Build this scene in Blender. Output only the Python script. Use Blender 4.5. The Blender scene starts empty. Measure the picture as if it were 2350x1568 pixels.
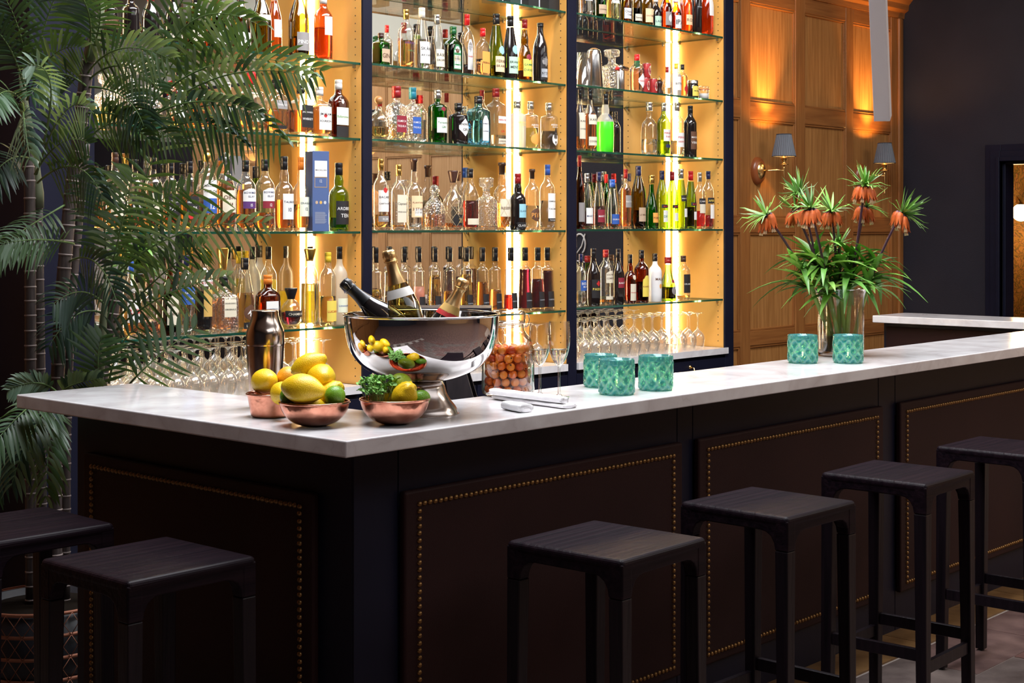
import bpy, math, random
from math import pi, sin, cos, sqrt, atan2, radians
from mathutils import Vector, Matrix, noise

SC = bpy.context.scene
COL = SC.collection
RND = random.Random(7)

# ---------------------------------------------------------------- camera
FPX, HY, CX, CAMZ = 3457.0, 524.0, 1175.0, 1.60
RX, RY = 0.6706, -0.7419        # the camera's right vector on the floor
FX, FY = 0.7418, 0.6705         # the camera's forward vector on the floor
cam_d = bpy.data.cameras.new('camera')
cam_d.sensor_width = 36.0
cam_d.lens = FPX / 2350 * 36
cam_d.shift_y = -(784 - HY) / 2350
cam_d.clip_start = 0.05
cam_d.clip_end = 100
cam = bpy.data.objects.new('camera', cam_d)
COL.objects.link(cam)
cam.location = (0, 0, CAMZ)
cam.rotation_euler = (pi / 2, 0, atan2(FY, FX) - pi / 2)
SC.camera = cam

# ---------------------------------------------------------------- colour management, world, main light
SC.view_settings.view_transform = 'Standard'
SC.view_settings.look = 'None'
SC.view_settings.gamma = 1
SC.view_settings.use_curve_mapping = False
SC.view_settings.exposure = 0.0
SC.cycles.use_denoising = True
SC.cycles.use_adaptive_sampling = True
SC.cycles.adaptive_threshold = 0.045
SC.cycles.max_bounces = 12
SC.cycles.diffuse_bounces = 3
SC.cycles.glossy_bounces = 5
SC.cycles.transmission_bounces = 10
SC.cycles.transparent_max_bounces = 32
SC.cycles.caustics_reflective = False
SC.cycles.caustics_refractive = False
SC.cycles.sample_clamp_indirect = 4.0

w = bpy.data.worlds.new('world')
SC.world = w
w.use_nodes = True
w.node_tree.nodes['Background'].inputs[0].default_value = (0.55, 0.6, 0.75, 1)
w.node_tree.nodes['Background'].inputs[1].default_value = 0.05


def area(name, loc, size, power, color, rot=(0, 0, 0)):
    d = bpy.data.lights.new(name, 'AREA')
    d.shape = 'RECTANGLE'
    d.size, d.size_y = size
    d.energy = power
    d.color = color
    o = bpy.data.objects.new(name, d)
    COL.objects.link(o)
    o.location = loc
    o.rotation_euler = rot
    return o


area('skylight', (4.2, 3.1, 4.45), (5.0, 1.5), 430, (0.93, 0.95, 1.0))
area('skylight_room', (3.5, -2.5, 4.45), (7.0, 3.0), 130, (0.9, 0.94, 1.0))
area('fill_far', (8.6, -0.9, 4.45), (2.0, 4.0), 150, (1.0, 0.93, 0.85))  # added fill light, brightens the pale oak wall that the mirrors show


# ---------------------------------------------------------------- pixel helpers: measured points of the photograph turned into places in the room
def ray(px):
    u = (px - CX) / FPX
    return u, FX + RX * u, FY + RY * u


def at_depth(px, py, D):
    u, ax, ay = ray(px)
    return Vector((ax * D, ay * D, CAMZ - (py - HY) * D / FPX))


def on_z(px, py, z):
    D = (CAMZ - z) * FPX / (py - HY)
    return at_depth(px, py, D)


def on_y(px, py, Y):
    u, ax, ay = ray(px)
    return at_depth(px, py, Y / ay)


def on_x(px, py, X):
    u, ax, ay = ray(px)
    return at_depth(px, py, X / ax)


def depth_of(x, y):
    return x * FX + y * FY


# ---------------------------------------------------------------- materials
MATS = {}


def mat(name, color=(0.8, 0.8, 0.8), rough=0.5, metal=0.0, **kw):
    if name in MATS:
        return MATS[name]
    m = bpy.data.materials.new(name)
    m.use_nodes = True
    b = m.node_tree.nodes['Principled BSDF']
    b.inputs['Base Color'].default_value = (*color, 1)
    b.inputs['Roughness'].default_value = rough
    b.inputs['Metallic'].default_value = metal
    if 'spec' in kw:
        b.inputs['Specular IOR Level'].default_value = kw['spec']
    if 'coat' in kw:
        b.inputs['Coat Weight'].default_value = kw['coat']
        b.inputs['Coat Roughness'].default_value = kw.get('coatr', 0.1)
    if 'trans' in kw:
        b.inputs['Transmission Weight'].default_value = kw['trans']
        b.inputs['IOR'].default_value = kw.get('ior', 1.45)
    if 'sss' in kw:
        b.inputs['Subsurface Weight'].default_value = kw['sss']
        b.inputs['Subsurface Radius'].default_value = (0.01, 0.006, 0.003)
    MATS[name] = m
    return m


def nodes_of(m):
    return m.node_tree.nodes, m.node_tree.links, m.node_tree.nodes['Principled BSDF']


def noise_mix(m, c1, c2, scale=(5, 5, 5), nscale=3.0, detail=4, lo=0.35, hi=0.65, coord='Object', bump=0.0, bscale=None, dist=0.0):
    N, L, b = nodes_of(m)
    tc = N.new('ShaderNodeTexCoord')
    mp = N.new('ShaderNodeMapping')
    mp.inputs['Scale'].default_value = scale
    L.new(tc.outputs[coord], mp.inputs[0])
    nz = N.new('ShaderNodeTexNoise')
    nz.inputs['Scale'].default_value = nscale
    nz.inputs['Detail'].default_value = detail
    nz.inputs['Distortion'].default_value = dist
    L.new(mp.outputs[0], nz.inputs[0])
    r = N.new('ShaderNodeValToRGB')
    r.color_ramp.elements[0].position = lo
    r.color_ramp.elements[1].position = hi
    r.color_ramp.elements[0].color = (*c1, 1)
    r.color_ramp.elements[1].color = (*c2, 1)
    L.new(nz.outputs[0], r.inputs[0])
    L.new(r.outputs[0], b.inputs['Base Color'])
    if bump:
        bp = N.new('ShaderNodeBump')
        bp.inputs['Strength'].default_value = bump
        bp.inputs['Distance'].default_value = 0.01
        if bscale:
            n2 = N.new('ShaderNodeTexNoise')
            n2.inputs['Scale'].default_value = bscale
            n2.inputs['Detail'].default_value = 3
            L.new(tc.outputs[coord], n2.inputs[0])
            L.new(n2.outputs[0], bp.inputs['Height'])
        else:
            L.new(nz.outputs[0], bp.inputs['Height'])
        L.new(bp.outputs[0], b.inputs['Normal'])
    return m


def emis(name, color, strength):
    if name in MATS:
        return MATS[name]
    m = bpy.data.materials.new(name)
    m.use_nodes = True
    N, L = m.node_tree.nodes, m.node_tree.links
    N.clear()
    e = N.new('ShaderNodeEmission')
    e.inputs[0].default_value = (*color, 1)
    e.inputs[1].default_value = strength
    o = N.new('ShaderNodeOutputMaterial')
    L.new(e.outputs[0], o.inputs[0])
    MATS[name] = m
    return m


def thin_glass(name, tint=(0.95, 0.95, 0.95), refl=0.5, rough=0.02, blend=0.25, edge=None, bumpy=0.0, milk=0.0, milkc=(1, 1, 1)):
    """Thin walled glass: what is behind shows through tinted, the surface mirrors more at grazing angles."""
    if name in MATS:
        return MATS[name]
    m = bpy.data.materials.new(name)
    m.use_nodes = True
    N, L = m.node_tree.nodes, m.node_tree.links
    N.clear()
    tr = N.new('ShaderNodeBsdfTransparent')
    gl = N.new('ShaderNodeBsdfGlossy')
    gl.inputs['Roughness'].default_value = rough
    gl.inputs['Color'].default_value = (1, 1, 1, 1)
    lw = N.new('ShaderNodeLayerWeight')
    lw.inputs['Blend'].default_value = blend
    ma = N.new('ShaderNodeMath')
    ma.operation = 'MULTIPLY_ADD'
    ma.inputs[1].default_value = refl
    ma.inputs[2].default_value = 0.02
    L.new(lw.outputs['Facing'], ma.inputs[0])
    if edge:
        mc = N.new('ShaderNodeMix')
        mc.data_type = 'RGBA'
        mc.inputs[6].default_value = (*tint, 1)
        mc.inputs[7].default_value = (*edge, 1)
        L.new(lw.outputs['Facing'], mc.inputs[0])
        L.new(mc.outputs[2], tr.inputs[0])
    else:
        tr.inputs[0].default_value = (*tint, 1)
    mx = N.new('ShaderNodeMixShader')
    L.new(ma.outputs[0], mx.inputs[0])
    L.new(tr.outputs[0], mx.inputs[1])
    L.new(gl.outputs[0], mx.inputs[2])
    out = mx.outputs[0]
    if milk:
        df = N.new('ShaderNodeBsdfTranslucent')
        df.inputs[0].default_value = (*milkc, 1)
        d2 = N.new('ShaderNodeBsdfDiffuse')
        d2.inputs[0].default_value = (*milkc, 1)
        dm = N.new('ShaderNodeMixShader')
        L.new(df.outputs[0], dm.inputs[1])
        L.new(d2.outputs[0], dm.inputs[2])
        m2 = N.new('ShaderNodeMixShader')
        m2.inputs[0].default_value = milk
        L.new(out, m2.inputs[1])
        L.new(dm.outputs[0], m2.inputs[2])
        out = m2.outputs[0]
    if bumpy:
        tc = N.new('ShaderNodeTexCoord')
        vo = N.new('ShaderNodeTexVoronoi')
        vo.inputs['Scale'].default_value = bumpy
        L.new(tc.outputs['Object'], vo.inputs[0])
        bp = N.new('ShaderNodeBump')
        bp.inputs['Strength'].default_value = 1.0
        bp.inputs['Distance'].default_value = 0.004
        L.new(vo.outputs['Distance'], bp.inputs['Height'])
        L.new(bp.outputs[0], gl.inputs['Normal'])
        L.new(bp.outputs[0], lw.inputs['Normal'])
    o = N.new('ShaderNodeOutputMaterial')
    L.new(out, o.inputs[0])
    MATS[name] = m
    return m


def liquid_mat(name, color, ior=1.22):
    """Clear coloured liquid seen through thin glass."""
    return mat('liquid_' + name, color, 0.0, 0, trans=1.0, ior=ior)


def wood(name, c1, c2, rough=0.45, axis='z', s=1.0, bump=0.05, spec=0.4):
    m = mat(name, c1, rough, spec=spec)
    sc = {'z': (22 * s, 22 * s, 1.1 * s), 'x': (1.1 * s, 22 * s, 22 * s), 'y': (22 * s, 1.1 * s, 22 * s)}[axis]
    return noise_mix(m, c1, c2, sc, 3.0, 6, 0.3, 0.7, bump=bump, dist=0.4)


NAVY = mat('navy_paint', (0.008, 0.010, 0.022), 0.45, spec=.2)
noise_mix(NAVY, (0.0058, 0.0066, 0.0170), (0.0078, 0.0086, 0.0215), (1, 1, 1), 4)
NAVYW = mat('navy_wall_paint', (0.016, 0.015, 0.026), 0.75)
noise_mix(NAVYW, (0.0095, 0.0088, 0.0175), (0.013, 0.0122, 0.022), (1, 1, 1), 3, bump=0.15, bscale=120)
OAK = wood('oak_panel', (0.30, 0.125, 0.032), (0.46, 0.215, 0.065), 0.42)
OAKR = wood('oak_rail', (0.24, 0.085, 0.022), (0.34, 0.135, 0.036), 0.38, 'x')
OAKS = wood('oak_stile', (0.24, 0.088, 0.023), (0.35, 0.145, 0.04), 0.38)
PALEOAK = wood('pale_oak', (0.42, 0.24, 0.11), (0.56, 0.35, 0.18), 0.5)
PALEOAKR = wood('pale_oak_rail', (0.37, 0.20, 0.09), (0.50, 0.30, 0.145), 0.5)
GOLD = mat('gold_panel', (0.86, 0.50, 0.14), 0.4, 0.0)
noise_mix(GOLD, (0.88, 0.435, 0.095), (0.93, 0.485, 0.12), (1, 1, 1), 5)
STOOLW = wood('black_stained_wood', (0.0035, 0.002, 0.004), (0.0115, 0.0055, 0.0085), 0.45, 'x', 0.9, 0.25, spec=.09)
STOOLL = wood('black_stained_leg', (0.004, 0.0025, 0.004), (0.009, 0.005, 0.0075), 0.4, 'z', 0.9, 0.15, spec=.2)
LEATHER = mat('brown_leather', (0.028, 0.013, 0.011), 0.55, spec=.14)
noise_mix(LEATHER, (0.021, 0.0078, 0.0078), (0.027, 0.0100, 0.0096), (1, 1, 1), 3, bump=0.12, bscale=350)
BRONZE = mat('bronze_stud', (0.26, 0.145, 0.055), 0.4, 1.0)
BRASS = mat('brass', (0.80, 0.52, 0.20), 0.25, 1.0)
STEEL = mat('steel', (0.62, 0.60, 0.58), 0.22, 1.0)
CHROME = mat('polished_steel', (0.72, 0.70, 0.69), 0.035, 1.0)
MIRROR = mat('mirror_glass', (0.86, 0.86, 0.85), 0.0, 1.0)
PEG = mat('peg_hole_dark', (0.05, 0.025, 0.01), 0.8)
LED = emis('led_strip', (1.0, 0.68, 0.36), 125.0)
BLACKP = mat('black_plastic', (0.012, 0.011, 0.012), 0.35)


def make_marble():
    m = mat('white_marble', (0.8, 0.8, 0.82), 0.16, coat=0.2)
    N, L, b = nodes_of(m)
    tc = N.new('ShaderNodeTexCoord')
    n1 = N.new('ShaderNodeTexNoise')
    n1.inputs['Scale'].default_value = 2.2
    n1.inputs['Detail'].default_value = 9
    n1.inputs['Distortion'].default_value = 1.6
    L.new(tc.outputs['Object'], n1.inputs[0])
    r = N.new('ShaderNodeValToRGB')
    e = r.color_ramp.elements
    e[0].position, e[0].color = 0.40, (0.80, 0.79, 0.80, 1)
    e[1].position, e[1].color = 0.60, (0.80, 0.79, 0.80, 1)
    k = e.new(0.495)
    k.color = (0.72, 0.70, 0.71, 1)
    k = e.new(0.502)
    k.color = (0.66, 0.63, 0.64, 1)
    k = e.new(0.509)
    k.color = (0.72, 0.70, 0.71, 1)
    L.new(n1.outputs[0], r.inputs[0])
    n2 = N.new('ShaderNodeTexNoise')
    n2.inputs['Scale'].default_value = 9
    n2.inputs['Detail'].default_value = 6
    L.new(tc.outputs['Object'], n2.inputs[0])
    r2 = N.new('ShaderNodeValToRGB')
    r2.color_ramp.elements[0].position, r2.color_ramp.elements[0].color = 0.38, (0.86, 0.84, 0.84, 1)
    r2.color_ramp.elements[1].position, r2.color_ramp.elements[1].color = 0.62, (1, 1, 1, 1)
    L.new(n2.outputs[0], r2.inputs[0])
    mx = N.new('ShaderNodeMix')
    mx.data_type = 'RGBA'
    mx.blend_type = 'MULTIPLY'
    mx.inputs[0].default_value = 1
    L.new(r.outputs[0], mx.inputs[6])
    L.new(r2.outputs[0], mx.inputs[7])
    L.new(mx.outputs[2], b.inputs['Base Color'])
    return m


MARBLE = make_marble()


def stone(name, c1, c2, rough=0.4):
    m = mat(name, c1, rough)
    return noise_mix(m, c1, c2, (1, 1, 1), 7, 8, 0.3, 0.7, bump=0.25, bscale=22)


TILES = [stone('stone_red', (0.070, 0.030, 0.026), (0.185, 0.095, 0.080)), stone('stone_grey', (0.072, 0.052, 0.048), (0.18, 0.14, 0.125)),
         stone('stone_mauve', (0.070, 0.038, 0.036), (0.19, 0.115, 0.10))]
GROUT = mat('grout', (0.34, 0.29, 0.26), 0.8)
TAN = stone('tan_stone', (0.12, 0.058, 0.020), (0.25, 0.135, 0.05), 0.4)


# ---------------------------------------------------------------- mesh helpers
class MB:
    def __init__(s):
        s.v, s.f, s.m, s.sm, s.mats = [], [], [], [], []

    def mi(s, m):
        if m not in s.mats:
            s.mats.append(m)
        return s.mats.index(m)

    def add(s, verts, faces, m, smooth=False, T=None):
        n = len(s.v)
        if T is not None:
            verts = [T @ Vector(v) for v in verts]
        s.v.extend([tuple(v) for v in verts])
        k = s.mi(m)
        for f in faces:
            s.f.append([i + n for i in f])
            s.m.append(k)
            s.sm.append(smooth)
        return s

    def box(s, x0, y0, z0, x1, y1, z1, m, T=None):
        v = [(x0, y0, z0), (x1, y0, z0), (x1, y1, z0), (x0, y1, z0), (x0, y0, z1), (x1, y0, z1), (x1, y1, z1), (x0, y1, z1)]
        f = [(0, 3, 2, 1), (4, 5, 6, 7), (0, 1, 5, 4), (1, 2, 6, 5), (2, 3, 7, 6), (3, 0, 4, 7)]
        return s.add(v, f, m, False, T)

    def taper(s, c0, h0, c1, h1, m, T=None):
        """A bar between two rectangles: centre, (half x, half y) below and above."""
        v = []
        for c, h in ((c0, h0), (c1, h1)):
            v += [(c[0] - h[0], c[1] - h[1], c[2]), (c[0] + h[0], c[1] - h[1], c[2]), (c[0] + h[0], c[1] + h[1], c[2]), (c[0] - h[0], c[1] + h[1], c[2])]
        f = [(0, 3, 2, 1), (4, 5, 6, 7), (0, 1, 5, 4), (1, 2, 6, 5), (2, 3, 7, 6), (3, 0, 4, 7)]
        return s.add(v, f, m, False, T)

    def prism(s, poly, z0, z1, m, T=None):
        n = len(poly)
        v = [(p[0], p[1], z0) for p in poly] + [(p[0], p[1], z1) for p in poly]
        f = [tuple(range(n))[::-1], tuple(range(n, 2 * n))] + [(i, (i + 1) % n, n + (i + 1) % n, n + i) for i in range(n)]
        return s.add(v, f, m, False, T)

    def lathe(s, prof, m, seg=24, T=None, c=(0, 0, 0), smooth=True, rf=None):
        v, f, rows = [], [], []
        for (r, z) in prof:
            if r < 1e-6:
                rows.append([len(v)])
                v.append((c[0], c[1], c[2] + z))
            else:
                rows.append(list(range(len(v), len(v) + seg)))
                for i in range(seg):
                    a = 2 * pi * i / seg
                    q = rf(a, r, z) if rf else r
                    v.append((c[0] + q * cos(a), c[1] + q * sin(a), c[2] + z))
        for a, b in zip(rows, rows[1:]):
            for i in range(seg):
                j = (i + 1) % seg
                if len(a) == 1 and len(b) == 1:
                    continue
                if len(a) == 1:
                    f.append((a[0], b[j], b[i]))
                elif len(b) == 1:
                    f.append((a[i], a[j], b[0]))
                else:
                    f.append((a[i], a[j], b[j], b[i]))
        return s.add(v, f, m, smooth, T)

    def tube(s, pts, rad, m, seg=8, T=None, caps=True, flat=1.0):
        pts = [Vector(p) for p in pts]
        n = len(pts)
        rs = rad if isinstance(rad, (list, tuple)) else [rad] * n
        v, f = [], []
        up = None
        for i, p in enumerate(pts):
            t = (pts[min(i + 1, n - 1)] - pts[max(i - 1, 0)]).normalized()
            if up is None:
                up = t.orthogonal().normalized()
            up = (up - t * up.dot(t))
            up = up.normalized() if up.length > 1e-6 else t.orthogonal().normalized()
            b = t.cross(up)
            for k in range(seg):
                a = 2 * pi * k / seg
                v.append(p + (up * cos(a) + b * sin(a) * flat) * rs[i])
        for i in range(n - 1):
            for k in range(seg):
                j = (k + 1) % seg
                f.append((i * seg + k, i * seg + j, (i + 1) * seg + j, (i + 1) * seg + k))
        if caps:
            f.append(tuple(range(seg))[::-1])
            f.append(tuple(range((n - 1) * seg, n * seg)))
        return s.add(v, f, m, True, T)

    def blade(s, pts, wid, side, m, fold=0.25, T=None):
        """A long leaf: centre line points, widths, side vector; folded along its midrib."""
        pts = [Vector(p) for p in pts]
        v, f = [], []
        n = len(pts)
        for i, p in enumerate(pts):
            t = (pts[min(i + 1, n - 1)] - pts[max(i - 1, 0)]).normalized()
            sd = side - t * side.dot(t)
            sd = sd.normalized() if sd.length > 1e-6 else t.orthogonal().normalized()
            nn = t.cross(sd)
            wd = wid[i]
            v += [p - sd * wd + nn * wd * fold, p, p + sd * wd + nn * wd * fold]
        for i in range(n - 1):
            a = i * 3
            f += [(a, a + 1, a + 4, a + 3), (a + 1, a + 2, a + 5, a + 4)]
        return s.add(v, f, m, True, T)

    def mesh(s, name):
        me = bpy.data.meshes.new(name)
        me.from_pydata(s.v, [], s.f)
        for m in s.mats:
            me.materials.append(m)
        me.polygons.foreach_set('material_index', s.m)
        me.polygons.foreach_set('use_smooth', s.sm)
        me.update()
        return me

    def build(s, name, parent=None, bevel=0.0, bseg=2, loc=None):
        return link(name, s.mesh(name), parent, bevel, bseg, loc)


def link(name, me, parent=None, bevel=0.0, bseg=2, loc=None):
    o = bpy.data.objects.new(name, me)
    COL.objects.link(o)
    if parent:
        o.parent = parent
    if loc is not None:
        o.location = loc
    if bevel:
        md = o.modifiers.new('bevel', 'BEVEL')
        md.width = bevel
        md.segments = bseg
        md.limit_method = 'ANGLE'
        md.angle_limit = radians(40)
    return o


def tag(o, label=None, cat=None, group=None, kind=None):
    if label:
        o['label'] = label
    if cat:
        o['category'] = cat
    if group:
        o['group'] = group
    if kind:
        o['kind'] = kind
    return o


def thing(name, label, cat, loc=(0, 0, 0), rz=0.0, group=None, kind=None):
    o = bpy.data.objects.new(name, None)
    COL.objects.link(o)
    o.location = loc
    o.rotation_euler = (0, 0, rz)
    o.empty_display_size = 0.05
    return tag(o, label, cat, group, kind)


def dup(root, loc, rz, label=None, group=None):
    r = root.copy()
    COL.objects.link(r)
    r.location = loc
    r.rotation_euler = (0, 0, rz)
    if label:
        r['label'] = label
    if group:
        r['group'] = group
    for ch in root.children:
        c = ch.copy()
        COL.objects.link(c)
        c.parent = r
        for g in ch.children:
            d = g.copy()
            COL.objects.link(d)
            d.parent = c
    return r


def frame_T(loc, z, x=None):
    """Matrix whose z axis points along z."""
    z = Vector(z).normalized()
    x = Vector(x) if x is not None else z.orthogonal()
    x = (x - z * x.dot(z)).normalized()
    y = z.cross(x)
    return Matrix(((x.x, y.x, z.x, loc[0]), (x.y, y.y, z.y, loc[1]), (x.z, y.z, z.z, loc[2]), (0, 0, 0, 1)))


def bez(a, b, c, n):
    a, b, c = Vector(a), Vector(b), Vector(c)
    return [a * (1 - t) ** 2 + b * 2 * t * (1 - t) + c * t * t for t in [i / (n - 1) for i in range(n)]]


# ---------------------------------------------------------------- lettering: every glyph is made once, words are put together from them
CHARS = "ABCDEFGHIJKLMNOPQRSTUVWXYZabcdefghijklmnopqrstuvwxyz0123456789.-'&ÅÄÉÃÚ"
GLYPH = {}


def load_glyphs():
    obs = []
    for ch in CHARS:
        cu = bpy.data.curves.new('glyph', 'FONT')
        cu.body = ch
        cu.size = 1.0
        cu.resolution_u = 2
        cu.offset = 0.008
        o = bpy.data.objects.new('glyph', cu)
        COL.objects.link(o)
        obs.append((ch, o, cu))
    dg = bpy.context.evaluated_depsgraph_get()
    dg.update()
    for ch, o, cu in obs:
        me = bpy.data.meshes.new_from_object(o.evaluated_get(dg))
        vs = [(v.co.x, v.co.y) for v in me.vertices]
        fs = [tuple(p.vertices) for p in me.polygons]
        x0, x1 = min(v[0] for v in vs), max(v[0] for v in vs)
        GLYPH[ch] = ([(x - x0, y) for x, y in vs], fs, x1 - x0)
        bpy.data.meshes.remove(me)
    for ch, o, cu in obs:
        bpy.data.objects.remove(o)
        bpy.data.curves.remove(cu)


load_glyphs()


def word(txt, gap=0.09):
    v, f, x = [], [], 0.0
    for ch in txt:
        if ch == ' ':
            x += 0.3
            continue
        gv, gf, gw = GLYPH.get(ch, GLYPH['O'])
        n = len(v)
        v += [(x + a, b) for a, b in gv]
        f += [tuple(i + n for i in q) for q in gf]
        x += gw + gap
    W = max(x - gap, 0.01)
    return [(a - W / 2, b) for a, b in v], f, W

# ================================================================ THE SETTING
YB, YM = 5.05, 5.437            # front of the back bar, plane of its mirrors
XP = [(2.93, 3.206), (4.586, 4.643), (6.024, 6.095), (7.472, 7.562)]   # posts
XW, YW, HW = 10.30, 5.40, 4.60  # end wall, wood wall plane, ceiling height


def struct(o):
    o['kind'] = 'structure'
    return o


# floor: a bed with single stone tiles on it where the photograph shows them, tan border along the bar
fl = MB()
fl.box(-4, -6, -0.12, 13.5, 7.5, -0.0025, GROUT)
floor = struct(fl.build('floor'))
tile_me = []
for k in range(3):
    b = MB()
    b.box(-0.2995, -0.150, -0.012, 0.2995, 0.150, 0.0, TILES[k])
    tile_me.append(b.mesh('tile'))
for j in range(8):
    yc = 2.69 - 0.155 - j * 0.304
    for i in range(13):
        xc = 0.6 + i * 0.604 + (0.3 if j % 2 else 0)
        o = link('tile', tile_me[RND.choice([0, 1, 1, 2, 2])], floor)
        o.location = (xc, yc, RND.uniform(-0.0008, 0.0008))
for i in range(8):
    b = MB()
    b.box(-0.49, -0.098, -0.012, 0.49, 0.098, 0.004, TAN)
    o = b.build('border_stone', floor, loc=(2.9 + i * 0.984, 2.795, 0))
far = MB()
far.box(-4, -6, -0.0025, 13.5, 0.25, -0.0005, TILES[2])
far.box(-4, 0.25, -0.0025, 0.2, 7.5, -0.0005, TILES[2])
far.box(0.2, 2.9, -0.0025, 13.5, 7.5, -0.0005, TILES[1])
far.build('floor_slab', floor)

CEIL = mat('ceiling_paint', (0.55, 0.55, 0.56), 0.9)
c_ = MB()
c_.box(-4, -6, HW, 13.5, 7.5, HW + 0.1, CEIL)
struct(c_.build('ceiling'))


def panelled(parent, ax, plane, sgn, edges, rails, z0, z1, field, rail, stile, depth=0.03):
    """Frame and panel wainscot. ax: 'x' wall runs along x at y=plane facing sgn, 'y' the other way."""
    def P(b, a0, a1, d0, d1, q0, q1, m):
        lo, hi = sorted((plane + sgn * d0, plane + sgn * d1))
        if ax == 'x':
            b.box(a0, lo, q0, a1, hi, q1, m)
        else:
            b.box(lo, a0, q0, hi, a1, q1, m)
    b = MB()
    for i, (a0, a1) in enumerate(edges):            # stiles
        b = MB()
        P(b, a0, a1, 0, depth, z0, z1, stile)
        b.build('stile', parent, 0.004)
    for (a0, a1) in [(edges[i][1], edges[i + 1][0]) for i in range(len(edges) - 1)]:
        for (q0, q1) in rails:
            b = MB()
            P(b, a0, a1, 0, depth - 0.002, q0, q1, rail)
            b.build('rail', parent, 0.004)
        zs = [z0] + [q for r_ in rails for q in r_] + [z1]
        if rails and abs(rails[0][0] - z0) < 1e-6:
            zs = zs[1:]
            zs = zs[1:]
            zs = [rails[0][1]] + zs[1:] if zs[0] != rails[0][1] else zs
        zz = []
        rs = sorted(rails)
        last = z0
        for q0, q1 in rs:
            if q0 - last > 0.02:
                zz.append((last, q0))
            last = q1
        if z1 - last > 0.02:
            zz.append((last, z1))
        for q0, q1 in zz:
            b = MB()
            P(b, a0, a1, 0, depth * 0.35, q0, q1, field)
            b.build('panel', parent)
            b = MB()
            w_ = 0.014
            P(b, a0, a1, 0, depth * 0.75, q1 - w_, q1, rail)
            P(b, a0, a1, 0, depth * 0.75, q0, q0 + w_, rail)
            P(b, a0, a0 + w_, 0, depth * 0.75, q0 + w_, q1 - w_, stile)
            P(b, a1 - w_, a1, 0, depth * 0.75, q0 + w_, q1 - w_, stile)
            b.build('bead', parent, 0.003)


def xw(px):
    return on_y(px, HY, YW).x


wb = MB()
wb.box(-4, YW + 0.01, 0, XP[0][0] + 0.1, YW + 0.12, HW, NAVYW)
wb.box(XP[0][0] + 0.1, YM + 0.03, 0, XP[3][1], YM + 0.15, HW, NAVYW)
wb.box(XP[3][1], YW + 0.01, 0, XW + 0.12, YW + 0.12, HW, NAVYW)
wall_back = struct(wb.build('wall_back'))
ed = [(XP[3][1] - 0.02, XP[3][1] + 0.03), (xw(1691), xw(1713)), (xw(1817), xw(1839)), (xw(1933), xw(1950)), (xw(2037), XW - 0.002)]
RAILS = [(0.0, 0.16), (0.84, 0.935), (1.57, 1.67), (2.307, 2.42), (3.06, 3.16)]
panelled(wall_back, 'x', YW, -1, ed, RAILS, 0, 3.16, OAK, OAKR, OAKS)
cn = MB()
prof = [(0.0, 3.16), (0.035, 3.16), (0.04, 3.20), (0.07, 3.22), (0.075, 3.26), (0.11, 3.30), (0.115, 3.335), (0, 3.335)]
v = [(XP[3][1], YW - d, z) for d, z in prof] + [(XW, YW - d, z) for d, z in prof]
n_ = len(prof)
cn.add(v, [tuple(range(n_)), tuple(range(n_, 2 * n_))[::-1]] + [(i, n_ + i, n_ + (i + 1) % n_, (i + 1) % n_) for i in range(n_)], OAKR)
cn.build('cornice', wall_back)
# column bead at the end of the wood wall
cb = MB()
cb.box(XW - 0.10, YW - 0.05, 0, XW - 0.055, YW - 0.025, 3.16, OAKS)
cb.build('end_bead', wall_back, 0.01)
DOAK = wood('dark_oak_panel', (0.17, 0.062, 0.017), (0.25, 0.10, 0.03), 0.5)
DOAKR = wood('dark_oak_rail', (0.15, 0.054, 0.015), (0.22, 0.09, 0.027), 0.5)
ed = [(-4 + i * 1.12, -3.86 + i * 1.12) for i in range(6)]
ed.append((2.42, 2.56))
ed.append((2.84, XP[0][0] + 0.09))
panelled(wall_back, 'x', YW, -1, ed, RAILS, 0, 3.16, DOAK, DOAKR, DOAKR)

# end wall with the doorway to the papered room
yd1, yd0, zd = 4.60, 3.55, 2.075
we = MB()
we.box(XW, yd1, 0, XW + 0.12, YW + 0.12, HW, NAVYW)
we.box(XW, yd0, zd, XW + 0.12, yd1, HW, NAVYW)
we.box(XW, 1.75, 0, XW + 0.12, yd0, HW, NAVYW)
PLAST = mat('pale_plaster', (0.50, 0.53, 0.50), 0.9)
we.box(XW, -6, 0, XW + 0.12, 1.75, 3.2, NAVYW)
we.box(XW, -6, 3.2, XW + 0.12, 1.75, HW, PLAST)
wall_end = struct(we.build('wall_east'))
ed = []
yy = 1.75
while yy > -3.4:
    ed.append((yy - 0.10, yy))
    yy -= 0.62
ed = ed[::-1]
panelled(wall_end, 'y', XW, -1, ed, RAILS, 0, 3.16, PALEOAK, PALEOAKR, PALEOAKR)
dk = MB()
for (d, wd, t) in ((0.0, 0.12, 0.03), (0.02, 0.075, 0.05), (0.045, 0.03, 0.062)):
    dk.box(XW - t, yd1, 0, XW, yd1 + wd, zd + wd, NAVY)
    dk.box(XW - t, yd0 - wd, 0, XW, yd0, zd + wd, NAVY)
    dk.box(XW - t, yd0, zd, XW, yd1, zd + wd, NAVY)
dk.box(XW, yd1 - 0.02, 0, XW + 0.14, yd1, zd, NAVY)
dk.box(XW, yd0, 0, XW + 0.14, yd0 + 0.02, zd, NAVY)
dk.box(XW, yd0, zd - 0.02, XW + 0.14, yd1, zd, NAVY)
struct(dk.build('door_1', None, 0.004))
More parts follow.
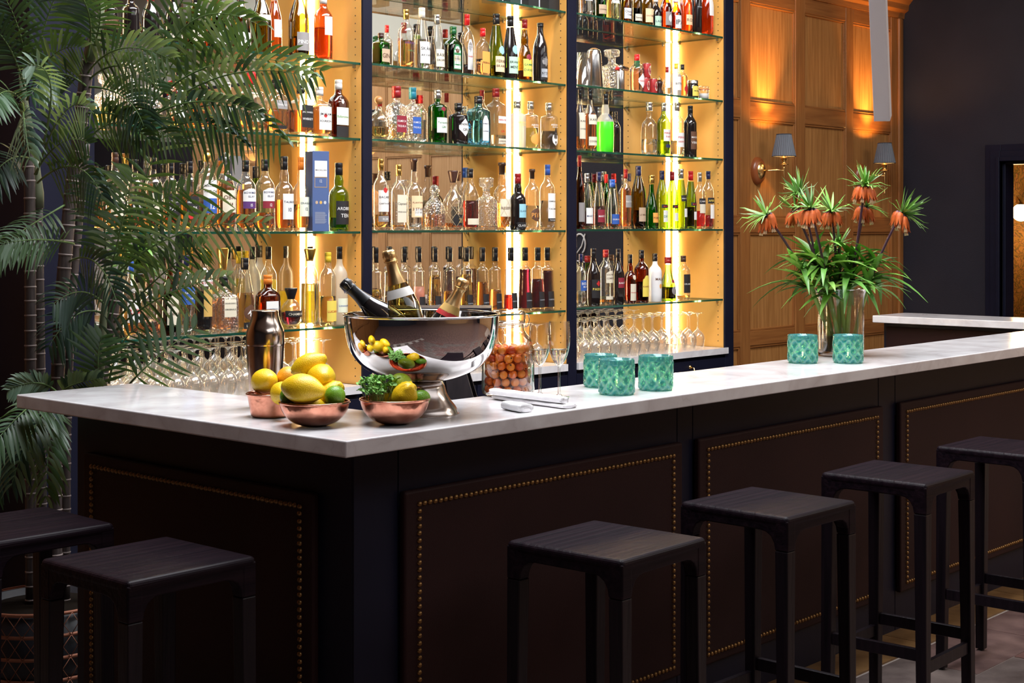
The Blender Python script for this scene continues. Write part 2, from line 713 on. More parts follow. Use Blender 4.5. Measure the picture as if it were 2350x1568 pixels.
# papered room behind the doorway
WP = mat('gold_wallpaper', (0.4, 0.22, 0.06), 0.5)
N, L, b_ = nodes_of(WP)
tc = N.new('ShaderNodeTexCoord')
mp = N.new('ShaderNodeMapping')
mp.inputs['Scale'].default_value = (1, 5, 5)
L.new(tc.outputs['Object'], mp.inputs[0])
vo = N.new('ShaderNodeTexNoise')
vo.inputs['Scale'].default_value = 1.4
vo.inputs['Detail'].default_value = 3
vo.inputs['Distortion'].default_value = 5.0
L.new(mp.outputs[0], vo.inputs[0])
r_ = N.new('ShaderNodeValToRGB')
e_ = r_.color_ramp.elements
e_[0].position, e_[0].color = 0.40, (0.36, 0.17, 0.035, 1)
e_[1].position, e_[1].color = 0.58, (0.42, 0.20, 0.045, 1)
for p_, c2_ in ((0.455, (0.30, 0.16, 0.03)), (0.47, (0.03, 0.02, 0.012)), (0.495, (0.25, 0.17, 0.03)), (0.52, (0.035, 0.02, 0.012)), (0.54, (0.4, 0.13, 0.06))):
    q_ = e_.new(p_)
    q_.color = (*c2_, 1)
L.new(vo.outputs[0], r_.inputs[0])
L.new(r_.outputs[0], b_.inputs['Base Color'])
wp = MB()
wp.box(12.6, 2.0, 0, 12.7, 7.0, 3.0, WP)
wp.box(XW + 0.12, 6.9, 0, 12.6, 7.0, 3.0, WP)
wp.box(XW + 0.12, YW + 0.13, 0, XW + 0.16, 6.9, 3.0, WP)
wp.box(XW + 0.12, 2.0, 0, 12.6, 2.1, 3.0, WP)
wp.box(XW + 0.12, 2.0, 2.9, 12.6, 7.0, 3.0, NAVYW)
struct(wp.build('wall_hall'))
gp = on_x(2343, 488, 12.35)
gl = thing('globe_wall_lamp', 'glowing white glass globe lamp on curled brass arm beyond the doorway', 'lamp', gp)
b = MB()
b.lathe([(0, -0.075)] + [(0.075 * cos(a), 0.075 * sin(a)) for a in [radians(x) for x in range(-80, 81, 10)]] + [(0, 0.075)], emis('globe_glow', (1.0, 0.78, 0.45), 6.0), 32)
b.build('globe', gl)
b = MB()
b.tube([(0.0, 0, 0.07), (0.0, 0.01, 0.10), (0.04, 0.05, 0.13), (0.10, 0.08, 0.09), (0.2, 0.1, 0.06), (0.245, 0.1, 0.05)], 0.008, BRASS, 8)
b.lathe([(0, 0), (0.03, 0), (0.03, 0.01), (0.012, 0.03), (0, 0.03)], BRASS, 14, T=Matrix.Translation((0, 0, 0.06)))
b.build('arm', gl)
pl = bpy.data.lights.new('hall_lamp_light', 'POINT')
pl.energy = 20
pl.color = (1.0, 0.62, 0.28)
pl.shadow_soft_size = 0.08
po = bpy.data.objects.new('hall_lamp_light', pl)
COL.objects.link(po)
po.location = gp + Vector((-0.12, 0, -0.02))

# walls behind the camera, seen only in mirrors and in the polished bowl
ww = MB()
ww.box(-4.1, -6, 0, -4, 7.5, HW, NAVYW)
struct(ww.build('wall_west'))
ws = MB()
ws.box(-4, -6.1, 0, XW + 0.12, -6, HW, NAVYW)
wall_s = struct(ws.build('wall_south'))
ed = [(-3.9 + i * 1.2, -3.76 + i * 1.2) for i in range(12)]
panelled(wall_s, 'x', -6.0, 1, ed, [(0, .16), (0.9, 1.0), (3.06, 3.16)], 0, 3.16, PALEOAK, PALEOAKR, PALEOAKR)
# white woven screen on the end wall (seen in the mirror behind the palm)
WOV = mat('white_woven_screen', (0.62, 0.60, 0.60), 0.8)
sc_ = thing('woven_screen', 'white woven wall screen reflected in the mirror behind the palm fronds', 'screen', (XW - 0.04, -4.6, 0))
b = MB()
b.box(-0.02, -0.95, 0.5, 0.03, 0.95, 1.85, WOV)
b.build('backing', sc_)
b = MB()
for i in range(36):
    z = 0.52 + i * 0.037
    for j in range(26):
        y = -0.93 + j * 0.073 + (0.036 if i % 2 else 0)
        b.box(-0.032, y, z, -0.02, y + 0.055, z + 0.022, WOV)
tag(b.build('weave', sc_), kind='stuff')
# chalk drawing on the navy wall, seen in the mirror of the bay beside the oak wall
ch = MB()
CHALK = mat('chalk', (0.75, 0.75, 0.75), 0.9)
ch.tube([(0, 0.04 * cos(t) * 1.6 + 0.0, 0.09 * sin(t)) for t in [radians(a) for a in range(-60, 230, 20)]], 0.009, CHALK, 5)
ch.tube([(0, -0.07, -0.12), (0, 0.02, -0.02), (0, 0.06, 0.09)], 0.007, CHALK, 5)
ch.tube([(0, 0.06, -0.16), (0, -0.03, -0.15), (0, -0.10, -0.17)], 0.007, CHALK, 5)
o = ch.build('chalk_drawing', loc=(XW - 0.008, 2.38, 1.46))
tag(o, 'white chalk swirl on navy wall reflected in the mirror beside the oak wall', 'drawing')

# ================================================================ BACK BAR
bb = thing('back_bar_frame', 'navy framed lit shelving unit with gold side panels and mirrored backs', 'shelving', (0, 0, 0))
for i, (a, c) in enumerate(XP):
    b = MB()
    b.box(a, YB, 0, c, YM + 0.02, 3.9, NAVY)
    b.build('post', bb, 0.003)
ZTOP = 3.9
XL, XR = [p[1] for p in XP[:3]], [p[0] for p in XP[1:]]
for i in range(3):
    b = MB()
    b.box(XR[i] - 0.0015, YB + 0.012, 0.893, XR[i] + 0.001, YM, ZTOP, GOLD)
    o = b.build('side_panel', bb)
    b = MB()
    b.box(XL[i] - 0.001, YB + 0.012, 0.893, XL[i] + 0.0015, YM, ZTOP, GOLD)
    b.build('side_panel', bb)
    b = MB()
    b.box(XL[i], YM, 0.85, XR[i], YM + 0.012, ZTOP, MIRROR)
    b.build('mirror', bb)
    b = MB()
    for yy in (YB + 0.05, YM - 0.045):
        z = 0.93
        while z < 3.2:
            T = Matrix.Translation((XR[i] - 0.0017, yy, z)) @ Matrix.Rotation(-pi / 2, 4, 'Y')
            b.lathe([(0, 0.0006), (0.0032, 0.0006), (0.0032, 0)], PEG, 8, T=T)
            z += 0.0355
    tag(b.build('peg_hole', bb), kind='stuff')
    b = MB()
    b.box(XR[i] - 0.010, YM - 0.040, 0.895, XR[i] - 0.0018, YM - 0.015, ZTOP - 0.07, LED)
    tag(b.build('light_strip', bb), label='glowing warm white vertical light strip')
    b = MB()
    b.box(XL[i] + 0.0018, YM - 0.040, 0.895, XL[i] + 0.010, YM - 0.015, ZTOP - 0.07, LED)
    tag(b.build('light_strip', bb), label='glowing warm white vertical light strip')
b = MB()
b.box(XP[0][1], YB + 0.02, ZTOP - 0.06, XP[3][0], YM, ZTOP, NAVY)
b.build('top_board', bb)

# glass shelves
SHZ = {'A': (2.735, 2.733, 2.737), 'B': (2.347, 2.352, 2.359), 'C': (2.006, 2.008, 2.012), 'D': (1.586, 1.590, 1.595), 'E': (1.164, 1.172, 1.181)}
SHG = thin_glass('shelf_glass', (0.90, 0.95, 0.92), 0.45, 0.01, 0.35)
SHE = mat('shelf_glass_edge', (0.01, 0.09, 0.055), 0.12, trans=0.5)
LEVEL = {'A': 'topmost', 'B': 'second', 'C': 'third', 'D': 'fourth', 'E': 'lowest'}
BAY = ['palm-side bay', 'middle bay', 'bay beside the oak wall']
SUPP = mat('support_metal', (0.5, 0.42, 0.32), 0.3, 1.0)
for k, zz in SHZ.items():
    for i in range(3):
        z = zz[i]
        x0, x1 = XL[i] + 0.011, XR[i] - 0.012
        t = thing('glass_shelf', 'clear glass shelf with green edge, %s from top, %s' % (LEVEL[k], BAY[i]), 'shelf', (x0, YB + 0.015, z - 0.010), 0, 'glass shelves of the back bar')
        W, Dp = XR[i] - 0.002 - x0, YM - 0.006 - YB - 0.015
        W2 = x1 - x0
        b = MB()
        # notched at the light strip
        pts = [(0, 0), (W, 0), (W, Dp - 0.038), (W2, Dp - 0.038), (W2, Dp), (0, Dp)]
        b.add([(p[0], p[1], 0) for p in pts] + [(p[0], p[1], 0.010) for p in pts],
              [tuple(range(6))[::-1], tuple(range(6, 12))], SHG)
        b.add([(p[0], p[1], 0) for p in pts] + [(p[0], p[1], 0.010) for p in pts],
              [(q, (q + 1) % 6, 6 + (q + 1) % 6, 6 + q) for q in range(6)], SHE)
        b.build('pane', t)
        for yy in (0.036, Dp - 0.055):
            for xx in (0, W - 0.012):
                b = MB()
                b.box(xx, yy - 0.005, -0.012, xx + 0.012, yy + 0.005, -0.0005, SUPP)
                b.build('shelf_support', t)

# marble worktop and drawers under it
CZ = 0.893
for i in range(3):
    b = MB()
    b.box(XL[i] + 0.002, YB - 0.012, CZ - 0.036, XR[i] - (0.014 if i < 2 else -0.018), YM - 0.002, CZ, MARBLE)
    if i == 2:
        b = MB()
        b.box(XL[i] + 0.002, YB - 0.012, CZ - 0.036, XR[i] + 0.018, YB - 0.001, CZ, MARBLE)
        b.box(XL[i] + 0.002, YB - 0.001, CZ - 0.036, XR[i] - 0.014, YM - 0.002, CZ, MARBLE)
    o = b.build('back_worktop')
    tag(o, 'white marble worktop under the upturned glasses, %s' % BAY[i], 'worktop', 'marble worktops of the back bar')
    t = thing('base_cabinet', 'navy base cabinet with drawers below the worktop, %s' % BAY[i], 'cabinet', (XL[i], YB, 0), 0, 'base cabinets of the back bar')
    W = XR[i] - XL[i]
    b = MB()
    b.box(0, 0.02, 0, W, YM - YB, CZ - 0.038, NAVY)
    b.build('body', t)
    for q in range(2):
        for (z0, z1) in ((0.10, 0.40), (0.41, 0.62), (0.63, 0.835)):
            b = MB()
            b.box(0.004 + q * W / 2, 0, z0, W / 2 - 0.004 + q * W / 2, 0.02, z1, NAVY)
            dr = b.build('drawer', t, 0.003)
            b = MB()
            cx = W / 4 + q * W / 2 if not (i == 1 and q == 1) else 0.62
            zc = z1 - 0.07 if z1 > 0.8 else (z0 + z1) / 2
            cx = {0: 0.35, 1: 1.02}[q]
            b.tube([(cx, -0.002, zc + 0.035), (cx, -0.028, zc + 0.03), (cx, -0.032, zc), (cx, -0.028, zc - 0.03), (cx, -0.002, zc - 0.035)], 0.005, BRASS, 8)
            b.lathe([(0, 0.006), (0.011, 0.006), (0.012, 0)], BRASS, 12, T=Matrix.Translation((cx, 0, zc + 0.035)) @ Matrix.Rotation(pi / 2, 4, 'X'))
            b.build('handle', dr)

# ================================================================ FRONT BAR
ZC = 1.095
X0, Y0 = 2.385, 2.687
slab = MB()
slab.prism([(X0, Y0), (8.262, Y0), (8.262, 4.30), (7.868, 4.30), (7.868, 3.105), (2.825, 3.105), (2.825, 4.205), (X0, 4.185)], ZC - 0.041, ZC, MARBLE)
tag(slab.build('bar_worktop', None, 0.004, 3), 'long white marble bar top turning two corners, carrying fruit bowls and candles', 'worktop')

bf = thing('bar_counter', 'dark navy bar counter with studded brown leather panels under the marble', 'bar', (0, 0, 0))
XB, YBF = X0 + 0.20, Y0 + 0.20
b = MB()
b.prism([(XB, YBF), (8.20, YBF), (8.20, 4.27), (7.95, 4.27), (7.95, 3.09), (2.80, 3.09), (2.80, 4.17), (XB, 4.17)], 0.0, ZC - 0.042, NAVY)
b.build('carcass', bf, 0.002)
# stiles and rails, a hair proud of the carcass
xs_pan = [(2.742, 3.985), (4.075, 5.318), (5.455, 6.70), (6.83, 8.07)]
rz0, rz1 = 0.155, 0.908
def slab_part(nm, x0, y0, z0, x1, y1, z1, m=NAVY, bev=0.0015):
    q = MB()
    q.box(x0, y0, z0, x1, y1, z1, m)
    return q.build(nm, bf, bev)
edges = [XB] + [v_ for p in xs_pan for v_ in p] + [8.2]
for i in range(0, len(edges), 2):
    a0, a1 = edges[i] + (0.001 if i else 0), edges[i + 1] - 0.001
    slab_part('stile', a0 - (0.0 if i == 0 else -0.002), YBF - 0.006, 0, a1 - 0.002, YBF - 0.0005, ZC - 0.043)
for a0, a1 in xs_pan:
    slab_part('rail', a0 + 0.0005, YBF - 0.006, rz1 - 0.05, a1 - 0.0005, YBF - 0.0005, ZC - 0.043)
    slab_part('rail', a0 + 0.0005, YBF - 0.006, 0, a1 - 0.0005, YBF - 0.0005, rz0 + 0.05)
stud = MB()
stud.lathe([(0.0080, 0), (0.0074, 0.003), (0.0048, 0.0062), (0, 0.0074)], BRONZE, 8)
SV, SF = stud.v, stud.f


def studs(parent, T, w_, z0, z1, step=0.0195):
    b = MB()
    nx = max(2, round(w_ / step))
    nz = max(2, round((z1 - z0) / step))
    pts = [(w_ * i / nx, z1) for i in range(nx + 1)] + [(w_ * i / nx, z0) for i in range(nx + 1)]
    pts += [(0, z0 + (z1 - z0) * i / nz) for i in range(1, nz)] + [(w_, z0 + (z1 - z0) * i / nz) for i in range(1, nz)]
    for (x, z) in pts:
        x += RND.uniform(-.0007, .0007)
        z += RND.uniform(-.0007, .0007)
        b.add([T @ Vector((x + p[0], -p[2], z + p[1])) for p in SV], SF, BRONZE, True)
    return tag(b.build('studs', parent), kind='stuff', label='row of round bronze nail heads')


for a0, a1 in xs_pan:
    b = MB()
    b.box(a0, YBF - 0.030, rz0, a1, YBF - 0.006, rz1, LEATHER)
    lp = b.build('leather_panel', bf, 0.008, 3)
    studs(lp, Matrix.Translation((a0 + 0.052, YBF - 0.0302, 0)), a1 - a0 - 0.104, rz0 + 0.035, rz1 - 0.038)
b = MB()
b.box(XB - 0.024, 3.015, rz0, XB, 4.10, rz1, LEATHER)
lp = b.build('leather_panel', bf, 0.008, 3)
T = Matrix.Translation((XB - 0.0242, 4.10 - 0.05, 0)) @ Matrix.Rotation(-pi / 2, 4, 'Z')
studs(lp, T, 1.085 - 0.10, rz0 + 0.035, rz1 - 0.038)
# return on the far side: brown leather facing the aisle
b = MB()
b.box(7.935, 3.12, 0.03, 7.95, 4.25, 1.03, LEATHER)
b.build('leather_panel', bf, 0.004)


# ================================================================ STOOLS
def make_stool():
    t = thing('bar_stool', 'x', 'stool')
    H, S = 0.81, 0.182
    b = MB()
    b.box(-S, -S, H - 0.030, S, S, H, STOOLW)
    b.build('seat', t, 0.012, 4)
    prof = [(-S, 0.715), (-S + 0.042, 0.715), (-S + 0.046, 0.735), (-S + 0.056, 0.752), (-S + 0.072, 0.762), (-S + 0.09, 0.765)]
    prof = prof + [(-x, z) for x, z in prof[::-1]] + [(S, H - 0.012), (-S, H - 0.012)]
    n = len(prof)
    for k in range(4):
        T = Matrix.Rotation(k * pi / 2, 4, 'Z')
        b = MB()
        v = [(x * 0.9985, -S + 0.0015, z) for x, z in prof] + [(x * 0.9985, -S + 0.040, z) for x, z in prof]
        b.add(v, [tuple(range(n)), tuple(range(n, 2 * n))[::-1]] + [(i, n + i, n + (i + 1) % n, (i + 1) % n) for i in range(n)], STOOLW, False, T)
        b.build('apron', t, 0.0035, 2)
    for sx in (-1, 1):
        for sy in (-1, 1):
            b = MB()
            b.taper((sx * (S - 0.016), sy * (S - 0.016), 0.006), (0.0165, 0.0165), (sx * (S - 0.0215), sy * (S - 0.0215), 0.7145), (0.0205, 0.0205), STOOLL)
            lg = b.build('leg', t, 0.003)
            b = MB()
            b.lathe([(0, 0), (0.012, 0), (0.012, 0.0065), (0, 0.0065)], BLACKP, 10, c=(sx * (S - 0.016), sy * (S - 0.016), 0))
            b.build('foot_pad', lg)
    for k, z in enumerate((0.235, 0.275, 0.235, 0.275)):
        T = Matrix.Rotation(k * pi / 2, 4, 'Z')
        b = MB()
        b.box(-S + 0.035, -S + 0.008, z - 0.019, S - 0.035, -S + 0.026, z + 0.019, STOOLL, T)
        b.build('stretcher', t, 0.002)
    return t


st = make_stool()
SG = 'black wooden bar stools'
spots = [((3.005, 2.39), 1.5, 'square black wooden bar stool before the first leather panel, nearest the bar corner'),
         ((3.735, 2.375), -1.0, 'second square black bar stool from the bar corner, between two leather panels'),
         ((4.475, 2.352), 1.5, 'third square black bar stool from the bar corner, showing its footrests'),
         ((5.270, 2.345), 0.5, 'square black bar stool farthest along the bar, cut by the photo edge'),
         ((2.098, 3.072), 0.5, 'square black bar stool before the leather panel on the short end'),
         ((2.105, 3.685), -1.5, 'square black bar stool beside the wired plant pot, farthest from corner')]
for i, ((x, y), a, lb) in enumerate(spots):
    if i == 0:
        st.location, st.rotation_euler = (x, y, 0), (0, 0, radians(a))
        tag(st, lb, None, SG)
    else:
        dup(st, (x, y, 0), radians(a), lb, SG)

# ================================================================ BOTTLES
GL = {
    'C': thin_glass('clear_glass', (0.96, 0.96, 0.95), 0.6, 0.02, 0.30, edge=(0.74, 0.70, 0.66), milk=.02),
    'X': thin_glass('cut_crystal', (0.95, 0.94, 0.92), 0.75, 0.05, 0.5, edge=(0.9, 0.86, 0.8), bumpy=95, milk=.07),
    'G': thin_glass('green_glass', (0.05, 0.42, 0.06), 0.6, 0.02, 0.3, edge=(0.0, 0.10, 0.01)),
    'L': thin_glass('lime_green_glass', (0.46, 0.72, 0.10), 0.6, 0.02, 0.3, edge=(0.10, 0.22, 0.02)),
    'O': thin_glass('olive_glass', (0.40, 0.34, 0.05), 0.6, 0.02, 0.3, edge=(0.06, 0.05, 0.01)),
    'N': thin_glass('brown_glass', (0.42, 0.13, 0.02), 0.6, 0.02, 0.3, edge=(0.08, 0.02, 0.0)),
    'U': thin_glass('pale_blue_glass', (0.30, 0.62, 0.78), 0.6, 0.02, 0.3, edge=(0.08, 0.28, 0.40)),
    'A': thin_glass('rose_glass', (0.92, 0.46, 0.26), 0.7, 0.02, 0.3, edge=(0.75, 0.25, 0.12)),
    'F': thin_glass('frosted_glass', (0.7, 0.7, 0.66), 0.4, 0.25, 0.3, milk=0.55, milkc=(0.85, 0.83, 0.76)),
    'K': mat('black_glass', (0.012, 0.008, 0.008), 0.06, coat=0.5),
    'W': mat('white_bottle', (0.82, 0.80, 0.78), 0.3),
}
LQ = {'amber': (1.0, 0.50, 0.09), 'gold': (1.0, 0.72, 0.16), 'whisky': (0.95, 0.32, 0.04), 'brown': (0.5, 0.12, 0.02), 'red': (0.85, 0.02, 0.01),
      'dkred': (0.25, 0.015, 0.01), 'purple': (0.10, 0.005, 0.02), 'yellow': (0.95, 0.85, 0.16), 'pink': (0.98, 0.55, 0.42), 'green': (0.12, 0.95, 0.03),
      'water': (0.95, 0.95, 0.93), 'orange': (1.0, 0.48, 0.16), 'dark': (0.03, 0.01, 0.008), 'rose': (0.96, 0.50, 0.30), 'dkgreen': (0.06, 0.30, 0.03), 'citron': (0.9, 0.95, 0.35)}
CLOUDY = {'pink': 1, 'green': 1, 'yellow': 1}


def lq(n):
    if n in CLOUDY:
        c = LQ[n]
        return thin_glass('cloudy_' + n, (c[0] * 0.9, c[1] * 0.9, c[2] * 0.9), 0.1, 0.1, 0.3, milk=0.55, milkc=c)
    return liquid_mat(n, LQ[n])


CC = {'k': (0.012, 0.011, 0.013), 'r': (0.62, 0.01, 0.015), 'w': (0.75, 0.73, 0.70), 'g': (0.70, 0.46, 0.14), 's': (0.62, 0.62, 0.62), 'b': (0.03, 0.10, 0.42), 'n': (0.015, 0.02, 0.08),
      'c': (0.42, 0.20, 0.07), 'y': (0.85, 0.60, 0.04), 't': (0.02, 0.22, 0.32), 'd': (0.30, 0.012, 0.015), 'o': (0.75, 0.22, 0.03), 'e': (0.01, 0.10, 0.03), 'z': (0.06, 0.025, 0.018)}


def capm(c):
    if c == 'x':
        return GL['X']
    met = 1.0 if c in 'gs' else 0.0
    return mat('cap_' + {'k': 'black', 'r': 'red', 'w': 'white', 'g': 'gold', 's': 'silver', 'b': 'blue', 'n': 'navy', 'c': 'cork', 'y': 'yellow', 't': 'teal', 'd': 'dark_red', 'o': 'orange', 'e': 'green', 'z': 'brown'}[c],
               CC[c], 0.32 if not met else 0.28, met)


PC = {'white': (0.78, 0.76, 0.72), 'cream': (0.72, 0.65, 0.50), 'black': (0.015, 0.013, 0.014), 'red': (0.55, 0.02, 0.02), 'dkred': (0.25, 0.015, 0.03), 'blue': (0.03, 0.10, 0.38), 'navy': (0.02, 0.03, 0.10),
      'orange': (0.85, 0.36, 0.07), 'green': (0.03, 0.20, 0.07), 'yellow': (0.80, 0.62, 0.10), 'ice': (0.30, 0.58, 0.66), 'purple': (0.10, 0.03, 0.16), 'gold': (0.62, 0.38, 0.10), 'tan': (0.50, 0.36, 0.24),
      'mint': (0.45, 0.66, 0.50), 'brown': (0.12, 0.05, 0.025), 'grey': (0.28, 0.26, 0.25), 'peach': (0.90, 0.62, 0.36), 'pale': (0.78, 0.80, 0.62), 'silver': (0.5, 0.52, 0.56), 'teal': (0.04, 0.35, 0.45)}


def paper(c):
    return mat('label_' + c, PC[c], 0.55)


def ink(c):
    return mat('print_' + c, PC[c], 0.5)


SHAPES = {   # [(radius, height)...], neck radius, cap start, cross-section exponent, depth ratio
    'std': ([(.9, 0), (1, .02), (1, .60), (.95, .655), (.78, .70), (.55, .735), (.40, .77), (.34, .82), (.33, .97)], .33, .84, 2, 1),
    'tall': ([(.9, 0), (1, .02), (1, .64), (.94, .69), (.72, .74), (.48, .78), (.38, .83), (.36, .97)], .36, .86, 2, 1),
    'long': ([(.9, 0), (1, .02), (1, .52), (.9, .60), (.65, .68), (.45, .74), (.36, .80), (.34, .97)], .34, .85, 2, 1),
    'wine': ([(.9, 0), (1, .02), (1, .50), (.93, .60), (.68, .72), (.48, .80), (.38, .86), (.36, .97)], .36, .84, 2, 1),
    'rhine': ([(.9, 0), (1, .02), (1, .38), (.88, .52), (.62, .70), (.42, .86), (.38, .97)], .38, .84, 2, 1),
    'bulge': ([(.85, 0), (.97, .02), (1, .50), (.9, .58), (.6, .635), (.42, .66), (.47, .72), (.44, .76), (.36, .80), (.34, .97)], .35, .82, 2, 1),
    'square': ([(.93, 0), (1, .02), (1, .60), (.9, .66), (.6, .70), (.42, .73), (.38, .80), (.36, .97)], .37, .83, 7, 1),
    'tallsq': ([(.93, 0), (1, .02), (1, .66), (.9, .71), (.6, .75), (.42, .78), (.38, .83), (.36, .97)], .38, .85, 5, 1),
    'flat': ([(.93, 0), (1, .02), (1, .58), (.92, .65), (.62, .71), (.36, .75), (.31, .80), (.30, .97)], .32, .83, 4, .62),
    'flask': ([(.86, 0), (.97, .03), (1, .50), (.96, .60), (.78, .68), (.45, .74), (.30, .78), (.28, .97)], .31, .83, 3, .6),
    'cone': ([(.96, 0), (1, .02), (.93, .25), (.80, .50), (.78, .62), (.83, .645), (.82, .66), (.55, .69), (.38, .70), (.36, .80), (.35, .97)], .37, .79, 2, 1),
    'beer': ([(.9, 0), (1, .02), (1, .55), (.85, .66), (.5, .78), (.40, .85), (.38, .97)], .40, .93, 2, 1),
    'globe': ([(.45, 0), (.5, .03), (.45, .07), (.75, .12), (.96, .25), (1, .38), (.93, .50), (.7, .62), (.4, .69), (.30, .72), (.28, .97)], .34, .72, 2, 1),
    'bell': ([(.95, 0), (1, .03), (.95, .35), (.78, .50), (.5, .60), (.32, .66), (.28, .72), (.27, .97)], .29, .76, 2, 1),
    'round': ([(.8, 0), (.9, .03), (.98, .2), (1, .36), (.95, .48), (.7, .58), (.40, .65), (.28, .70), (.27, .97)], .30, .80, 2, 1),
    'decsq': ([(.93, 0), (1, .02), (1, .50), (.94, .57), (.62, .63), (.40, .66), (.38, .76), (.46, .78)], .5, .78, 6, 1),
    'decrd': ([(.9, 0), (1, .03), (1, .40), (.93, .52), (.68, .62), (.36, .68), (.30, .73), (.42, .77)], .42, .77, 2, 1),
    'bened': ([(.9, 0), (1, .03), (.98, .30), (.80, .45), (.52, .58), (.38, .68), (.34, .78), (.32, .97)], .38, .85, 2, 1),
    'twist': ([(.9, 0), (1, .02), (1, .35), (.80, .48), (.48, .58), (.52, .66), (.50, .72), (.36, .79), (.33, .97)], .35, .86, 2, 1),
    'tequ': ([(.93, 0), (1, .02), (1, .58), (.96, .64), (.55, .69), (.35, .71), (.33, .76), (.32, .97)], .42, .79, 5, .8),
    'apoth': ([(.9, 0), (1, .03), (1, .66), (.93, .71), (.5, .745), (.33, .76), (.30, .80), (.36, .83)], .36, .84, 2, 1),
    'torpedo': ([(.9, 0), (1, .02), (.97, .50), (.88, .60), (.60, .66), (.35, .70), (.33, .80), (.40, .82)], .36, .84, 2, 1),
}


def prof_r(pf, z):
    if z <= pf[0][1]:
        return pf[0][0]
    for (r0, z0), (r1, z1) in zip(pf, pf[1:]):
        if z <= z1:
            return r0 + (r1 - r0) * (z - z0) / max(z1 - z0, 1e-6)
    return pf[-1][0]


def smooth_prof(pf, k=2):
    """Rounded version of a profile (Chaikin cuts, end points kept)."""
    for _ in range(k):
        q = [pf[0]]
        for a, b in zip(pf, pf[1:]):
            q.append((a[0] * .75 + b[0] * .25, a[1] * .75 + b[1] * .25))
            q.append((a[0] * .25 + b[0] * .75, a[1] * .25 + b[1] * .75))
        q.append(pf[-1])
        pf = q
    return pf


def rho(a, r, n, dr, frac):
    """Radius of the cross-section at angle a; frac is r over the full radius (necks are round)."""
    t = min(max((frac - .5) / .3, 0), 1)
    nn = 2 + (n - 2) * t
    dd = 1 + (dr - 1) * t
    return r / (abs(cos(a)) ** nn + abs(sin(a) / dd) ** nn) ** (1 / nn)


